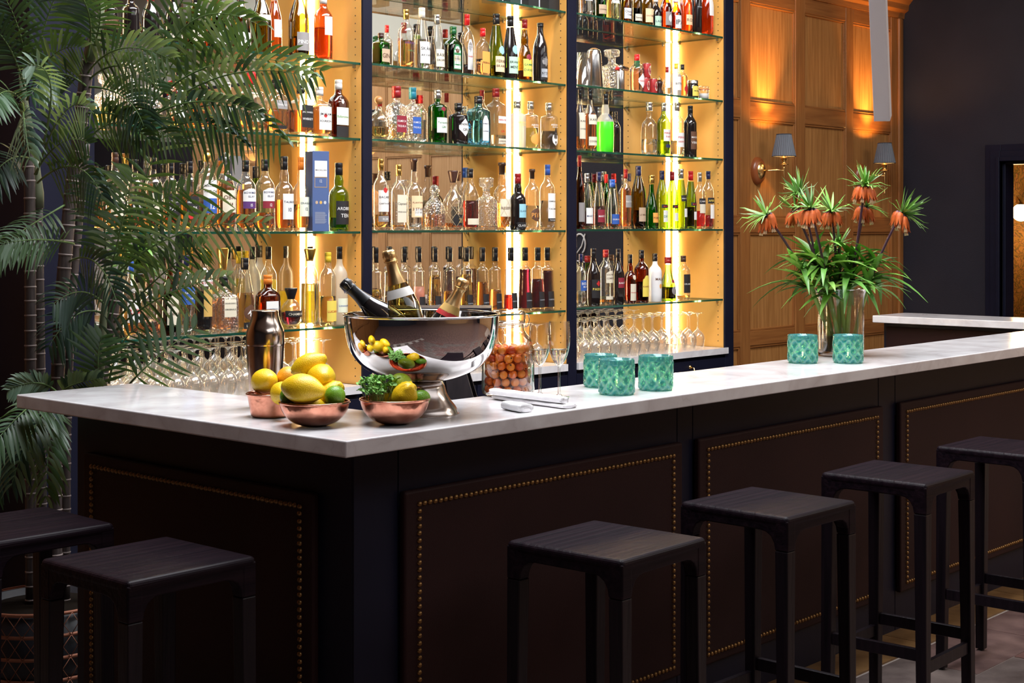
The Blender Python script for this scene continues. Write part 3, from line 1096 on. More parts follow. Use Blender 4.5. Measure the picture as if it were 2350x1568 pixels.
def bottle(loc, H, W, shape, glass, liquid, level, cap, labels, label, group, name='liquor_bottle', cat='bottle', rz=0.0):
    pf, nk, zc, n, dr = SHAPES[shape]
    R = W / 2
    pfs = smooth_prof(pf, 1)
    t = thing(name, label, cat, loc, rz, group)
    seg = 36 if n > 2 else 24
    G = GL[glass]
    ch = cap[0] if cap else None
    style = cap[1:] if cap else ''
    b = MB()
    body = [(0, 0.012)] + [(r * R, z * H) for r, z in pfs if z < (zc + .03 if cap else 1)]
    if not cap:
        body = [(0, 0.012)] + [(r * R, z * H) for r, z in pfs]
    b.lathe(body, G, seg, rf=lambda a, r, z: rho(a, r, n, dr, r / R))
    b.build('body', t)
    if liquid:
        m = lq(liquid)
        b = MB()
        zl = level * H
        pr = [(0, 0.016)] + [(r * R * .93, max(z * H, 0.016)) for r, z in pfs if z * H < zl - 0.004]
        rl = prof_r(pfs, level) * R * .93
        pr += [(rl, zl), (0, zl)]
        b.lathe(pr, m, seg, rf=lambda a, r, z: rho(a, r, n, dr, r / R))
        b.build('liquid', t)
    if cap:
        m = capm(ch)
        rn = nk * R
        b = MB()
        z0 = zc * H
        if style == '':                                  # long screw cap with a groove
            b.lathe([(0, z0), (rn * 1.10, z0), (rn * 1.10, z0 + (H - z0) * .55), (rn * 1.03, z0 + (H - z0) * .58), (rn * 1.03, z0 + (H - z0) * .63),
                     (rn * 1.10, z0 + (H - z0) * .66), (rn * 1.10, H - .002), (rn * 1.0, H), (0, H)], m, 20)
            b.build('cap', t)
        elif style == 'c':                               # stopper with a wooden or cork head
            b.lathe([(0, z0), (rn * .95, z0), (rn * 1.04, H * .95), (rn * 1.28, H * .952), (rn * 1.28, H * .998), (0, H)], m, 20)
            b.build('stopper', t)
        elif style == 'n':                               # sleeve and darker top
            b.lathe([(0, z0), (rn * 1.08, z0), (rn * 1.08, H * .965), (0, H * .965)], m, 20)
            b.build('neck_sleeve', t)
            b = MB()
            b.lathe([(rn * .9, H * .96), (rn * 1.2, H * .962), (rn * 1.2, H), (0, H)], capm('c') if ch != 'c' else capm('k'), 20)
            b.build('cap', t)
        elif style == 'b':                               # ball
            rb = (H - z0) / 2
            b.lathe([(rb * sin(a), H - rb - rb * cos(a)) for a in [pi * q / 12 for q in range(13)]], GL['X'] if ch == 'x' else m, 20)
            b.build('stopper', t)
        elif style == 'q':                               # square crystal stopper
            hh = H - z0
            b.lathe([(0, z0 - .01), (R * .28, z0 - .01), (R * .3, z0 + hh * .1), (R * .62, z0 + hh * .25), (R * .66, z0 + hh * .9), (R * .55, H), (0, H)], GL['X'], 32,
                    rf=lambda a, r, z: rho(a, r, 6, 1, 1))
            b.build('stopper', t)
        elif style == 'f':                               # flared dark top
            b.lathe([(0, z0), (rn * 1.0, z0), (rn * 1.1, z0 + .01), (rn * 1.75, H - .006), (rn * 1.7, H), (0, H)], m, 20)
            b.build('stopper', t)
        elif style == 'w':                               # dipped wax
            b.lathe([(rn * 1.12, z0 - .02 * H), (rn * 1.16, z0), (rn * 1.10, H * .97), (rn * .9, H), (0, H)], m, 20, rf=lambda a, r, z: r * (1 + .04 * sin(5 * a + z * 200)))
            for q in range(7):
                a = q * .9
                zz = z0 - RND.uniform(.03, .10) * H
                rr = prof_r(pfs, zz / H) * R
                b.tube([(rn * 1.1 * cos(a), rn * 1.1 * sin(a), z0), ((rr + .001) * cos(a), (rr + .001) * sin(a), zz)], [.005, .0035], m, 6)
            b.build('wax_seal', t)
    pc = 0
    for lb in labels:
        z0, z1, bg, fg, txt = lb[:5]
        span = lb[5] if len(lb) > 5 else .92
        par = t
        zm = (z0 + z1) / 2

        def P(s, z, eps):
            r = prof_r(pfs, z / H) * R
            fr = r / R
            tt = min(max((fr - .5) / .3, 0), 1)
            if n > 2 and tt > .5:
                a = atan2(s, r * dr)
            else:
                a = s / r
            q = rho(a - pi / 2, r, n, dr, fr) + eps
            return (q * sin(a), -q * cos(a), z)
        rm = prof_r(pfs, zm) * R
        hs = rm * (1.05 if n == 2 else .86) * span        # half width along the surface
        if bg != '-':
            b = MB()
            nx, nz = 10, 5
            shp = lb[6] if len(lb) > 6 else ''
            v = []
            for iz in range(nz + 1):
                tz = iz / nz
                z = (z0 + (z1 - z0) * tz) * H
                k = 1.0
                if shp == 'o':
                    k = sqrt(max(0.02, 1 - (2 * tz - 1) ** 2))
                elif shp == 'd':
                    k = max(.02, 1 - abs(2 * tz - 1))
                elif shp == 'a':
                    k = 1.0 if tz < .7 else sqrt(max(.05, 1 - ((tz - .7) / .32) ** 2))
                for ix in range(nx + 1):
                    v.append(P(hs * k * (2 * ix / nx - 1), z, .0007))
            f = [(iz * (nx + 1) + ix, iz * (nx + 1) + ix + 1, (iz + 1) * (nx + 1) + ix + 1, (iz + 1) * (nx + 1) + ix) for iz in range(nz) for ix in range(nx)]
            b.add(v, f, paper(bg), True)
            par = b.build('paper_label', t)
        if txt:
            lines = txt.split('|')
            b = MB()
            hh = (z1 - z0) * H
            for q, ln in enumerate(lines):
                gv, gf, gw = word(ln)
                big = (q == 0)
                sz = min(1.75 * hs / gw, hh * (.55 if len(lines) == 1 else .34))
                if not big:
                    sz = min(sz, hh * .22)
                zc_ = zm * H + hh * (0.18 - .30 * q if len(lines) > 1 else -.02) - sz * .35
                b.add([P(x * sz, zc_ + y * sz, .0013) for x, y in gv], gf, ink(fg))
            b.build('lettering', par)
    return t


def LBL(s):
    out = []
    for q in s.split(';'):
        if not q:
            continue
        p = q.split(',')
        r = [float(p[0]), float(p[1]), p[2], p[3], p[4]]
        if len(p) > 5:
            r.append(float(p[5]))
        if len(p) > 6:
            r.append(p[6])
        out.append(r)
    return out


# x in the photograph, y of the top, width, shape, glass, liquid, level, cap, labels, words, distance behind shelf front
ROWS = {
    ('B', 1): [
        (874, 76, 34, 'tallsq', 'G', None, 0, 'z', '.1,.5,tan,brown,GIN', 'square green bottle with dark cap and small tan label', .05),
        (888, 58, 26, 'std', 'C', 'water', .6, 'r', '', 'plain clear bottle with bright red cap behind the green one', .2),
        (932, 22, 38, 'std', 'C', 'amber', .48, 'g', '.36,.52,-,purple,ARRACK;.28,.34,-,green,PUNSCH', 'tall clear bottle half full of amber with gold cap', .1),
        (968, 18, 38, 'rhine', 'C', 'water', .5, 'w', '.12,.46,white,black,SKÅNE|AKVAVIT', 'clear bottle with white cap and bird on white label', .1),
        (1003, 34, 35, 'rhine', 'C', 'water', .14, 's', '.10,.40,cream,black,BÄSKA|DROPPAR', 'clear bottle with silver cap and lower cream label', .1),
        (1040, 61, 46, 'flat', 'G', 'dark', .62, 'e', '.10,.62,green,white,,.62,a;.12,.58,white,black,,.52,a;.27,.38,orange,black,Jägermeister,.54;.44,.54,brown,tan,,.3,o', 'flat dark green bottle with arched green and orange label', .09),
        (1072, 33, 37, 'flask', 'C', 'dark', .2, 'r', '.12,.60,white,red,,.55,a;.30,.36,-,red,FISHER,.55;.40,.56,grey,white,,.4,o', 'tall clear flask bottle with red cap and sailor portrait label', .14),
        (1108, 65, 36, 'flat', 'C', 'orange', .36, 'r', '.08,.52,orange,black,FIREBALL', 'short clear bottle with red cap and burnt orange label', .07),
        (1139, 32, 38, 'rhine', 'L', 'dark', .20, 'k', '.10,.34,peach,black,FERNET|BRANCA;.37,.50,ice,navy,,.5,o', 'pale green bottle with black cap and peach label', .08),
        (1171, 37, 36, 'rhine', 'K', None, 0, 'k', '.10,.36,mint,black,BRANCA|MENTA;.40,.54,ice,navy,,.5,o', 'near black bottle with mint green label', .08),
        (1204, 45, 33, 'twist', 'O', 'brown', .18, 'd', '.08,.36,yellow,green,GAMMEL|DANSK;.34,.44,dkred,yellow,,.5,o', 'curvy olive bottle with yellow label and red crest', .08),
        (1240, 53, 34, 'beer', 'K', None, 0, 'k', '.06,.50,black,silver,,.8,a;.10,.24,silver,black,BITTER,.7;.28,.44,grey,black,,.6,o', 'black bottle with silver etched pattern label', .08),
    ],
    ('C', 1): [
        (869, 220, 50, 'round', 'C', 'gold', .30, 'cb', '', 'squat round bottle with cork ball stopper and pale gold drink', .07),
        (910, 198, 46, 'tequ', 'X', 'gold', .30, 'd', '.16,.46,dkred,white,OLMECA|TEQUILA,.75', 'cut glass bottle with red and cream cap, dark red label', .08),
        (947, 201, 38, 'tequ', 'X', 'water', .25, 't', '.16,.46,blue,white,OLMECA|TEQUILA,.8', 'cut glass bottle with teal and white cap, blue label', .1),
        (966, 219, 30, 'std', 'C', 'water', .5, 'r', '', 'slim clear bottle with red cap behind the blue label', .22),
        (1004, 207, 44, 'apoth', 'G', 'dkgreen', .28, 's', '.20,.48,white,green,Tanqueray|GIN,.75;.60,.68,dkred,white,,.3,o', 'bright green bottle with silver cap, white label and red seal', .08),
        (1052, 237, 46, 'apoth', 'K', None, 0, 'k', '.20,.62,white,black,HENDRICKS|GIN,.85,d', 'squat black bottle with white diamond label', .07),
        (1098, 221, 46, 'tallsq', 'U', 'water', .5, 'k', '.10,.60,white,navy,BOMBAY|SAPPHIRE,.5,a', 'pale blue square bottle with black cap', .07),
        (1106, 207, 30, 'std', 'C', 'water', .5, 'd', '', 'clear bottle with dark red cap behind the blue one', .24),
        (1138, 203, 40, 'tallsq', 'C', 'water', .2, 'd', '.40,.52,white,red,BEEFEATER,.85;.16,.38,-,red,GIN,.4;.06,.14,cream,brown,LONDON,.8', 'clear square bottle with red cap and red guardsman print', .08),
        (1187, 232, 40, 'apoth', 'F', None, 0, 's', '.42,.60,-,yellow,ABSOLUT|CITRON', 'frosted round shouldered bottle with silver cap, yellow lettering', .1),
        (1218, 233, 36, 'apoth', 'C', 'citron', .45, 's', '.40,.56,-,white,ABSOLUT|MANGO;.10,.34,orange,red,,.8,o', 'clear bottle with silver cap printed with orange fruit', .13),
        (1257, 236, 40, 'apoth', 'C', 'water', .4, 's', '.42,.58,-,white,ABSOLUT|GRAPEVINE;.08,.50,black,white,,.35,d;.10,.36,white,black,,.5,o', 'clear bottle with silver cap and black and white splash print', .08),
    ],
    ('D', 1): [
        (874, 365, 36, 'std', 'C', 'amber', .22, 'g', '.26,.56,white,black,BACARDI|CARTA ORO;.52,.60,red,white,,.3,o;.12,.20,grey,white,RUM', 'clear rum bottle with gold cap, white label and red dot', .07),
        (915, 378, 40, 'flat', 'C', 'amber', .08, 'g', '.12,.54,cream,black,Captain|SPICED GOLD,.85', 'flat clear rum bottle with gold cap and cream pirate label', .07),
        (950, 364, 40, 'bulge', 'C', 'water', .3, 'zc', '.18,.48,peach,brown,PLANTATION|3 STARS;.20,.30,white,grey,3 STARS,.6', 'clear rum bottle with tall cork neck and peach label', .07),
        (997, 424, 52, 'decrd', 'X', 'amber', .36, 'xb', '', 'cut crystal decanter with ball stopper, half full of amber', .07),
        (1040, 392, 48, 'round', 'C', 'whisky', .12, 'zf', '.08,.26,black,gold,23,.8', 'netted round bottle with flared brown stopper and black label', .08),
        (1079, 387, 40, 'long', 'C', 'dkred', .48, 'k', '.09,.19,cream,cream,,1.0', 'clear bottle half full of dark red rum with cream band', .07),
        (1116, 408, 42, 'decsq', 'X', 'orange', .08, 'xq', '', 'tall cut crystal decanter with flat square stopper, nearly empty', .08),
        (1152, 373, 40, 'bulge', 'C', 'amber', .40, 'zc', '.20,.46,cream,brown,RESERVE', 'netted clear bottle with cork neck and cream label', .1),
        (1187, 398, 38, 'bulge', 'K', None, 0, 'd', '.22,.46,ice,navy,CLASSICO,.7;.03,.14,black,white,CLASSICO', 'black bottle with pale blue square label', .07),
        (1221, 388, 34, 'std', 'C', 'water', .4, 'zc', '.14,.36,brown,orange,PITU,.95,o', 'clear bottle with round orange and black label', .1),
        (1257, 378, 36, 'std', 'C', 'water', .45, 'b', '.18,.56,white,black,DEMERARA|TACAMA,.7;.13,.18,black,white,TACAMA,.7', 'clear bottle with bright blue cap and tall white label', .07),
    ],
    ('D', 0): [
        (264, 350, 44, 'std', 'C', 'amber', .35, 'z', '.2,.5,cream,black,RYE', 'clear bottle with dark cap half hidden by palm fronds, first from the post', .08),
        (310, 366, 40, 'std', 'C', 'whisky', .4, 'k', '.2,.5,black,white,MALT', 'dark labelled whisky bottle with black cap among the fronds', .08),
        (352, 362, 42, 'std', 'C', 'amber', .4, 'k', '.2,.52,cream,black,LAPHROAIG', 'whisky bottle with cream label behind crossing fronds', .08),
        (392, 372, 42, 'std', 'C', 'amber', .45, 'k', '.2,.54,black,white,HIGHLAND|PARK', 'whisky bottle with black label just behind a frond tip', .09),
        (428, 370, 46, 'flask', 'C', 'amber', .56, 'k', '.24,.50,black,white,HIGHLAND|PARK,.85;.18,.24,red,red,,.85', 'flask shaped whisky bottle with black label over red band', .07),
        (471, 341, 46, 'std', 'C', 'amber', .2, 'gn', '.40,.62,white,black,MACALLAN|FINE OAK;.22,.40,blue,white,12', 'tall clear whisky bottle with white label over blue band', .07),
        (518, 350, 44, 'long', 'C', 'whisky', .64, 's', '.24,.52,cream,brown,OBAN|14', 'whisky bottle full of amber with plain cream label', .08),
        (564, 368, 46, 'std', 'C', 'whisky', .58, 'k', '.42,.60,white,navy,BOWMORE|ISLAY,.85,a;.32,.42,purple,white,15,.85', 'whisky bottle with white arched label over purple band', .07),
        (608, 366, 44, 'std', 'C', 'whisky', .26, 'k', '.42,.60,white,navy,BOWMORE|ISLAY,.85,a;.32,.42,dkred,white,12,.85', 'whisky bottle with white arched label over red band', .07),
        (652, 359, 44, 'bulge', 'C', 'whisky', .42, 'k', '.16,.50,white,navy,TALISKER|10,.75', 'whisky bottle with bulging neck and tall white label', .07),
        (691, 360, 38, 'bulge', 'C', 'amber', .36, 'o', '.20,.46,pale,navy,CRAGGAN|12,.85', 'whisky bottle with orange topped cap and pale green label', .08),
        (780, 374, 46, 'bulge', 'L', 'dkgreen', .2, 'k', '.10,.44,black,white,ARDBEG|TEN', 'green whisky bottle with bulging neck and black label', .07),
    ],
    ('C', 0): [
        (243, 170, 44, 'decsq', 'X', 'yellow', .34, 'xq', '', 'cut crystal decanter half full of bright yellow liqueur', .1),
        (288, 143, 62, 'decsq', 'X', None, 0, 'xq', '', 'broad empty crystal decanter with square stopper seen through fronds', .07),
        (350, 130, 44, 'decrd', 'X', 'rose', .14, 'xb', '', 'crystal decanter with round ball stopper beside the broad one', .08),
        (408, 165, 40, 'std', 'C', 'amber', .3, 'k', '.2,.5,white,black,RYE', 'clear bottle with white label lost among the palm fronds', .1),
        (466, 186, 56, 'flat', 'C', 'whisky', .64, 'k', '.3,.5,-,gold,WOODFORD', 'broad flat bottle full of deep amber bourbon', .07),
        (522, 190, 44, 'std', 'C', 'water', .3, 's', '.25,.5,white,black,CANADIAN', 'clear bottle with silver cap behind drooping leaflets', .12),
        (577, 165, 50, 'square', 'C', 'amber', .3, 'rw', '.18,.42,cream,black,MAKERS|MARK,.8', 'square bourbon bottle sealed in dripping red wax', .08),
        (635, 183, 66, 'flask', 'C', 'amber', .46, 'k', '.46,.62,grey,white,TENNESSEE,.6;.10,.16,black,grey,,.5', 'wide round shouldered bourbon bottle with grey arched label', .07),
        (690, 195, 46, 'square', 'C', 'whisky', .5, 'k', '.16,.60,black,white,JACK DANIELS|WHISKEY', 'square whiskey bottle with black label and white script', .07),
        (733, 200, 46, 'square', 'C', 'amber', .60, 'w', '.14,.60,white,black,JIM BEAM|BOURBON;.38,.46,red,white,,.25,o', 'square bourbon bottle with white label and red rosette', .08),
        (775, 183, 50, 'flat', 'N', 'brown', .4, 'w', '.22,.52,pale,green,Ballantines,.9;.02,.20,black,white,,.9;.58,.66,cream,brown,,.2,o', 'flat brown bottle with cream cap and pale green label', .06),
    ],
    ('E', 0): [
        (300, 600, 40, 'std', 'C', 'amber', .4, 'b', '.2,.5,white,red,RUM', 'clear bottle with blue cap behind low palm fronds', .08),
        (342, 640, 52, 'flat', 'C', 'rose', .3, 'z', '', 'low clear bottle holding a little rose liqueur behind fronds', .08),
        (388, 592, 42, 'long', 'N', 'dark', .56, 'z', '.14,.52,cream,brown,HEERING|CHERRY,.8,a', 'dark cherry liqueur bottle with cream arched label', .06),
        (426, 586, 42, 'tall', 'C', 'water', .6, 'n', '.38,.60,blue,white,SAMBUCA|Silver', 'clear bottle with blue label and blue cap', .06),
        (467, 571, 42, 'tall', 'C', 'dark', .50, 'g', '.56,.64,white,red,AVERNA;.20,.52,gold,black,,.55', 'clear bottle of dark bitter with gold cap and red lettering', .07),
        (511, 569, 48, 'globe', 'C', 'gold', .5, 'gf', '', 'tall round bottle with flared copper stopper behind square one', .24),
        (514, 635, 54, 'square', 'X', 'rose', .62, 'k', '.28,.64,cream,black,DISARONNO|ORIGINALE,.7', 'square faceted bottle with black block cap and cream label', .06),
        (548, 577, 34, 'std', 'C', 'citron', .4, 'y', '', 'slim clear bottle with bright yellow cap', .26),
        (562, 592, 44, 'rhine', 'C', 'amber', .52, 'k', '.14,.36,brown,white,43,.8,o;.03,.12,black,cream,LICOR,.8', 'amber liqueur bottle with long black cap and round brown label', .07),
        (580, 566, 36, 'std', 'F', None, 0, 'k', '', 'frosted bottle with black and gold cap in the back row', .28),
        (607, 566, 38, 'std', 'C', 'yellow', .58, 'k', '', 'bottle of cloudy yellow liqueur with black cap, back row', .26),
        (615, 631, 58, 'flat', 'N', 'amber', .5, 'o', '.24,.52,white,navy,COINTREAU,.7', 'broad square amber bottle with orange cap and slanted label', .06),
        (668, 661, 50, 'globe', 'C', 'purple', .40, 'kf', '.28,.44,black,cream,CHAMBORD,1.2', 'small spherical raspberry liqueur bottle with black band', .06),
        (711, 571, 44, 'torpedo', 'C', 'citron', .55, 'gf', '.20,.60,black,white,,.12,d', 'slender fluted bottle with flared bronze stopper', .1),
        (749, 579, 38, 'tall', 'C', 'gold', .40, 'y', '.06,.34,yellow,red,LUCANO,.85', 'clear bottle with yellow cap and yellow picture label', .07),
        (759, 565, 34, 'std', 'C', 'yellow', .4, 'k', '', 'bottle with black and gold cap standing behind the yellow label', .28),
        (784, 566, 38, 'std', 'F', None, 0, 'k', '.40,.56,navy,white,,.5,d;.16,.34,pale,blue,Limoncello,.8', 'frosted yellow bottle with black cap and blue star print', .08),
    ],
    ('B', 2): [
        (1462, 125, 34, 'std', 'C', 'rose', .62, 'r', '.12,.50,white,red,TABASCO,.85,d', 'large pepper sauce bottle with red cap and green neck', .08),
        (1531, 153, 22, 'round', 'C', 'water', .3, 'd', '', 'tiny round clear bottle with red top', .1),
        (1547, 145, 24, 'std', 'F', None, 0, 'y', '.2,.6,white,black,BITTERS,1.1', 'small paper wrapped bitters bottle with yellow cap', .08),
        (1566, 148, 24, 'std', 'C', 'amber', .66, 'k', '.1,.42,red,white,,.7,d', 'small amber bottle with black cap and red diamond label', .08),
    ],
    ('C', 2): [
        (1331, 205, 26, 'long', 'C', 'whisky', .24, 'k', '.2,.62,cream,black,XANTÉ|COGNAC', 'clear liqueur bottle with black cap against the navy post', .08),
        (1354, 207, 32, 'long', 'C', 'whisky', .62, 'k', '.44,.60,cream,black,XANTÉ;.10,.24,cream,brown,COGNAC', 'amber cognac liqueur bottle with black cap, two cream labels', .07),
        (1389, 216, 40, 'bulge', 'F', None, 0, 'k', '.56,.66,navy,white,,.3,o', 'frosted bottle of vivid green liqueur with black cap', .07),
        (1413, 256, 22, 'std', 'K', None, 0, 'k', '', 'small black bottle behind the green liqueur', .2),
        (1490, 235, 38, 'torpedo', 'C', 'water', .3, 's', '.22,.44,-,white,', 'plain clear bottle with silver top and no label', .07),
        (1523, 236, 30, 'std', 'L', 'citron', .3, 's', '.28,.50,white,red,PERNOD|PARIS,.85;.16,.22,navy,white,,.5', 'yellow green bottle with silver neck and red lettered label', .08),
        (1554, 235, 32, 'std', 'C', 'water', .3, 's', '.18,.44,white,red,PERNOD|ABSINTHE,.85', 'clear bottle with silver neck and red lettered label', .08),
        (1584, 243, 30, 'tall', 'K', None, 0, 'k', '.16,.50,brown,white,MADEIRA|VINHO,.85', 'black fortified wine bottle with white lettering', .07),
    ],
    ('D', 2): [
        (1330, 357, 24, 'long', 'N', 'dkred', .5, 'd', '.1,.36,grey,white,', 'tall dark red bottle cut by the navy post', .06),
        (1347, 398, 28, 'rhine', 'C', 'dkred', .32, 's', '.10,.38,white,navy,MARTINI', 'vermouth bottle with silver cap and white label', .07),
        (1374, 395, 28, 'rhine', 'C', 'dkred', .40, 'n', '.12,.34,dkred,white,MARTINI', 'vermouth bottle with navy cap and dark red label', .07),
        (1405, 412, 32, 'rhine', 'C', 'brown', .12, 'b', '.10,.30,blue,white,DUBONNET', 'short clear bottle with blue cap and blue label', .06),
        (1391, 400, 24, 'std', 'G', None, 0, 'r', '', 'green bottle with red cap in the second line', .24),
        (1436, 388, 26, 'std', 'C', 'whisky', .68, 'd', '.36,.56,grey,white,RATAFIA', 'deep amber bottle with red cap and grey label', .08),
        (1465, 381, 34, 'wine', 'O', 'dark', .3, 'n', '.12,.34,tan,brown,LE BIRLOU,.8', 'olive bottle with navy topped neck and tan label', .07),
        (1495, 402, 32, 'bened', 'G', None, 0, 'g', '.12,.30,orange,brown,POIRE,.6', 'green bell shaped bottle with gold cap and orange label', .08),
        (1519, 392, 28, 'wine', 'L', None, 0, 'n', '.36,.42,black,red,MARTINI,.9;.12,.32,white,green,DRY,.6', 'pale green vermouth bottle with navy cap and white label', .1),
        (1541, 394, 28, 'wine', 'L', None, 0, 'd', '.36,.42,black,red,MARTINI,.9;.14,.28,white,green,,.5', 'bright green vermouth bottle with dark red cap', .08),
        (1563, 388, 28, 'rhine', 'L', None, 0, 's', '.46,.56,black,white,NOILLY PRAT,.9;.2,.34,white,black,,.4', 'yellow green vermouth bottle with black lettered band', .08),
        (1585, 393, 28, 'rhine', 'L', 'dark', .38, 'r', '.40,.46,black,red,MARTINI,.9;.16,.30,white,black,,.4', 'green vermouth bottle with red cap, lower half dark', .08),
        (1606, 396, 26, 'std', 'C', 'red', .32, 's', '.44,.54,black,white,CAMPARI;.28,.44,cream,red,,.8', 'clear bottle of bright red bitter with silver cap', .08),
        (1627, 393, 28, 'tall', 'C', 'red', .24, 'n', '.44,.54,black,yellow,APEROL;.18,.42,white,orange,,.5', 'clear bottle of orange red aperitif with navy cap', .07),
    ],
    ('E', 2): [
        (1333, 583, 26, 'std', 'C', 'water', .3, 'n', '.30,.50,blue,white,BOLS|BLUE', 'clear bottle with navy cap and blue label beside the post', .07),
        (1361, 570, 34, 'long', 'K', None, 0, 'k', '.14,.46,black,yellow,PASSOÃ,.95;.34,.44,red,yellow,,.4,d', 'black bottle with yellow lettering and red diamond', .06),
        (1390, 573, 34, 'tall', 'C', 'amber', .1, 'd', '.40,.62,cream,brown,SOUTHERN|COMFORT,.8,a;.10,.16,cream,red,,.8', 'clear whiskey liqueur bottle with red cap, arched cream label', .07),
        (1418, 571, 30, 'long', 'K', None, 0, 'k', '.30,.48,dkred,white,BAILEYS,.75', 'black cream liqueur bottle with dark red banner', .06),
        (1446, 584, 28, 'bulge', 'N', 'amber', .5, 'k', '.06,.40,cream,red,FRANGELICO,.8;.48,.58,cream,brown,,.4,o', 'amber friar shaped bottle with cream label', .07),
        (1472, 574, 34, 'std', 'N', 'dark', .4, 'k', '.12,.52,yellow,dkred,KAHLUA,.7,a', 'brown coffee liqueur bottle with yellow arched label', .06),
        (1503, 582, 32, 'std', 'W', None, 0, 'k', '.40,.56,-,brown,MALIBU,.95;.28,.38,orange,yellow,,.25,o', 'white coconut rum bottle with black cap', .07),
        (1533, 590, 38, 'bened', 'L', 'dark', .32, 'd', '.14,.34,grey,black,,.45,o;.40,.50,dkred,gold,,.3,o', 'green bell shaped liqueur bottle with red wax seal', .07),
        (1568, 587, 32, 'tall', 'C', 'gold', .1, 'z', '.16,.58,black,white,DRAMBUIE,.8', 'clear bottle with brown cap and large black label', .1),
    ],
    ('A', 2): [
        (1344, -60, 32, 'wine', 'C', 'water', .5, 's', '.36,.60,white,black,VERDE', 'clear wine bottle with white label beside the navy post', .07),
        (1377, -52, 30, 'wine', 'G', None, 0, 'e', '.12,.34,tan,brown,KENDERMANNS', 'green wine bottle with tan label', .08),
        (1406, -50, 34, 'rhine', 'C', 'citron', .6, 's', '.40,.62,pale,black,GAVI', 'clear bottle of pale yellow wine', .07),
        (1434, -40, 30, 'wine', 'O', None, 0, 'k', '.10,.36,white,black,Chateau|Chablis', 'olive wine bottle with plain white label', .07),
        (1460, -38, 28, 'wine', 'O', 'dark', .4, 'k', '.10,.26,cream,black,Sancerre', 'dark olive wine bottle with low cream label', .08),
        (1484, -36, 30, 'wine', 'O', None, 0, 'g', '.10,.42,peach,brown,SAUTERNES,.95', 'gold tinted olive wine bottle with peach label', .08),
        (1505, 0, 26, 'beer', 'K', None, 0, 'w', '.10,.44,mint,navy,LAGER,.95', 'black beer bottle with mint green label', .1),
        (1527, -20, 28, 'beer', 'N', 'amber', .7, 'g', '.12,.46,grey,black,,.9;.2,.4,white,navy,,.4,o', 'large amber beer bottle with round portrait label', .08),
        (1548, 0, 26, 'beer', 'N', 'amber', .6, 'w', '.08,.50,white,black,IPA,.95', 'amber beer bottle with white label lettered in black', .06),
        (1574, -40, 30, 'wine', 'A', 'orange', .6, 'w', '.16,.36,peach,brown,ROSÉ,.85', 'orange tinted wine bottle with peach label', .08),
        (1599, -40, 24, 'tall', 'K', None, 0, 'k', '.50,.56,-,silver,PROSECCO', 'slim matte black bottle on the top shelf', .08),
        (1628, -44, 34, 'wine', 'A', 'orange', .7, 'w', '.36,.66,white,black,,.45', 'rose wine bottle with narrow white label near the end post', .07),
    ],
    ('B', 0): [
        (250, -10, 40, 'tall', 'K', None, 0, 'k', '.20,.52,brown,tan,BRIDGE,.85,a', 'black bottle with arched brown label among dark fronds', .07),
        (300, -14, 40, 'tall', 'K', None, 0, 'k', '', 'plain black bottle above the crystal decanters', .07),
        (346, -14, 40, 'wine', 'K', None, 0, 'd', '', 'black wine bottle with red cap above the crystal decanters', .07),
        (398, -12, 42, 'wine', 'K', None, 0, 'k', '.1,.3,cream,black,RIOJA', 'black wine bottle with small cream label', .07),
        (448, -12, 42, 'wine', 'O', 'dark', .5, 'k', '.1,.34,cream,black,BAROLO', 'dark olive wine bottle with cream label', .07),
        (498, -10, 42, 'wine', 'O', 'dark', .5, 'd', '.1,.34,white,black,MERLOT', 'dark olive wine bottle with red cap', .07),
        (552, -10, 44, 'wine', 'O', 'dark', .4, 'k', '.1,.34,white,black,CHABLIS', 'olive wine bottle under a hanging frond', .07),
        (600, -24, 46, 'wine', 'O', None, 0, 'k', '.52,.60,cream,cream,,.9', 'yellow olive wine bottle with torn cream neck label', .07),
        (630, -22, 34, 'wine', 'A', None, 0, 'w', '.30,.56,white,black,,.6', 'pale rose wine bottle half behind the olive one', .14),
        (683, -28, 48, 'wine', 'O', 'dark', .3, 'k', '.10,.36,grey,white,PINOT,.8', 'large olive wine bottle beside the light strip', .07),
        (742, -12, 44, 'tall', 'A', 'rose', .5, 'w', '.38,.66,white,black,,.5', 'rose wine bottle with narrow white label', .07),
    ],
}
E_SYRUP = [(862, 'gold', .42, 'pale gold'), (894, 'water', .33, 'colourless'), (927, 'water', .28, 'clear'), (961, 'pink', .44, 'cloudy pink'), (998, 'gold', .6, 'yellow'), (1032, 'amber', .36, 'light amber'),
           (1070, 'gold', .6, 'golden'), (1107, 'amber', .48, 'amber'), (1136, 'orange', .36, 'orange'), (1172, 'red', .27, 'bright red'), (1205, 'purple', .66, 'deep plum'), (1234, 'purple', .5, 'black cherry'), (1262, 'purple', .63, 'blackcurrant')]
ROWS[('E', 1)] = [(x, 568, 33, 'cone', 'C', c, lv, 'k', '.05,.30,black,silver,CARTRON,.6', 'flared bottle of %s liqueur with black cap' % nm, .09) for x, c, lv, nm in E_SYRUP]
LIFT = {('A', 2): 2.5}
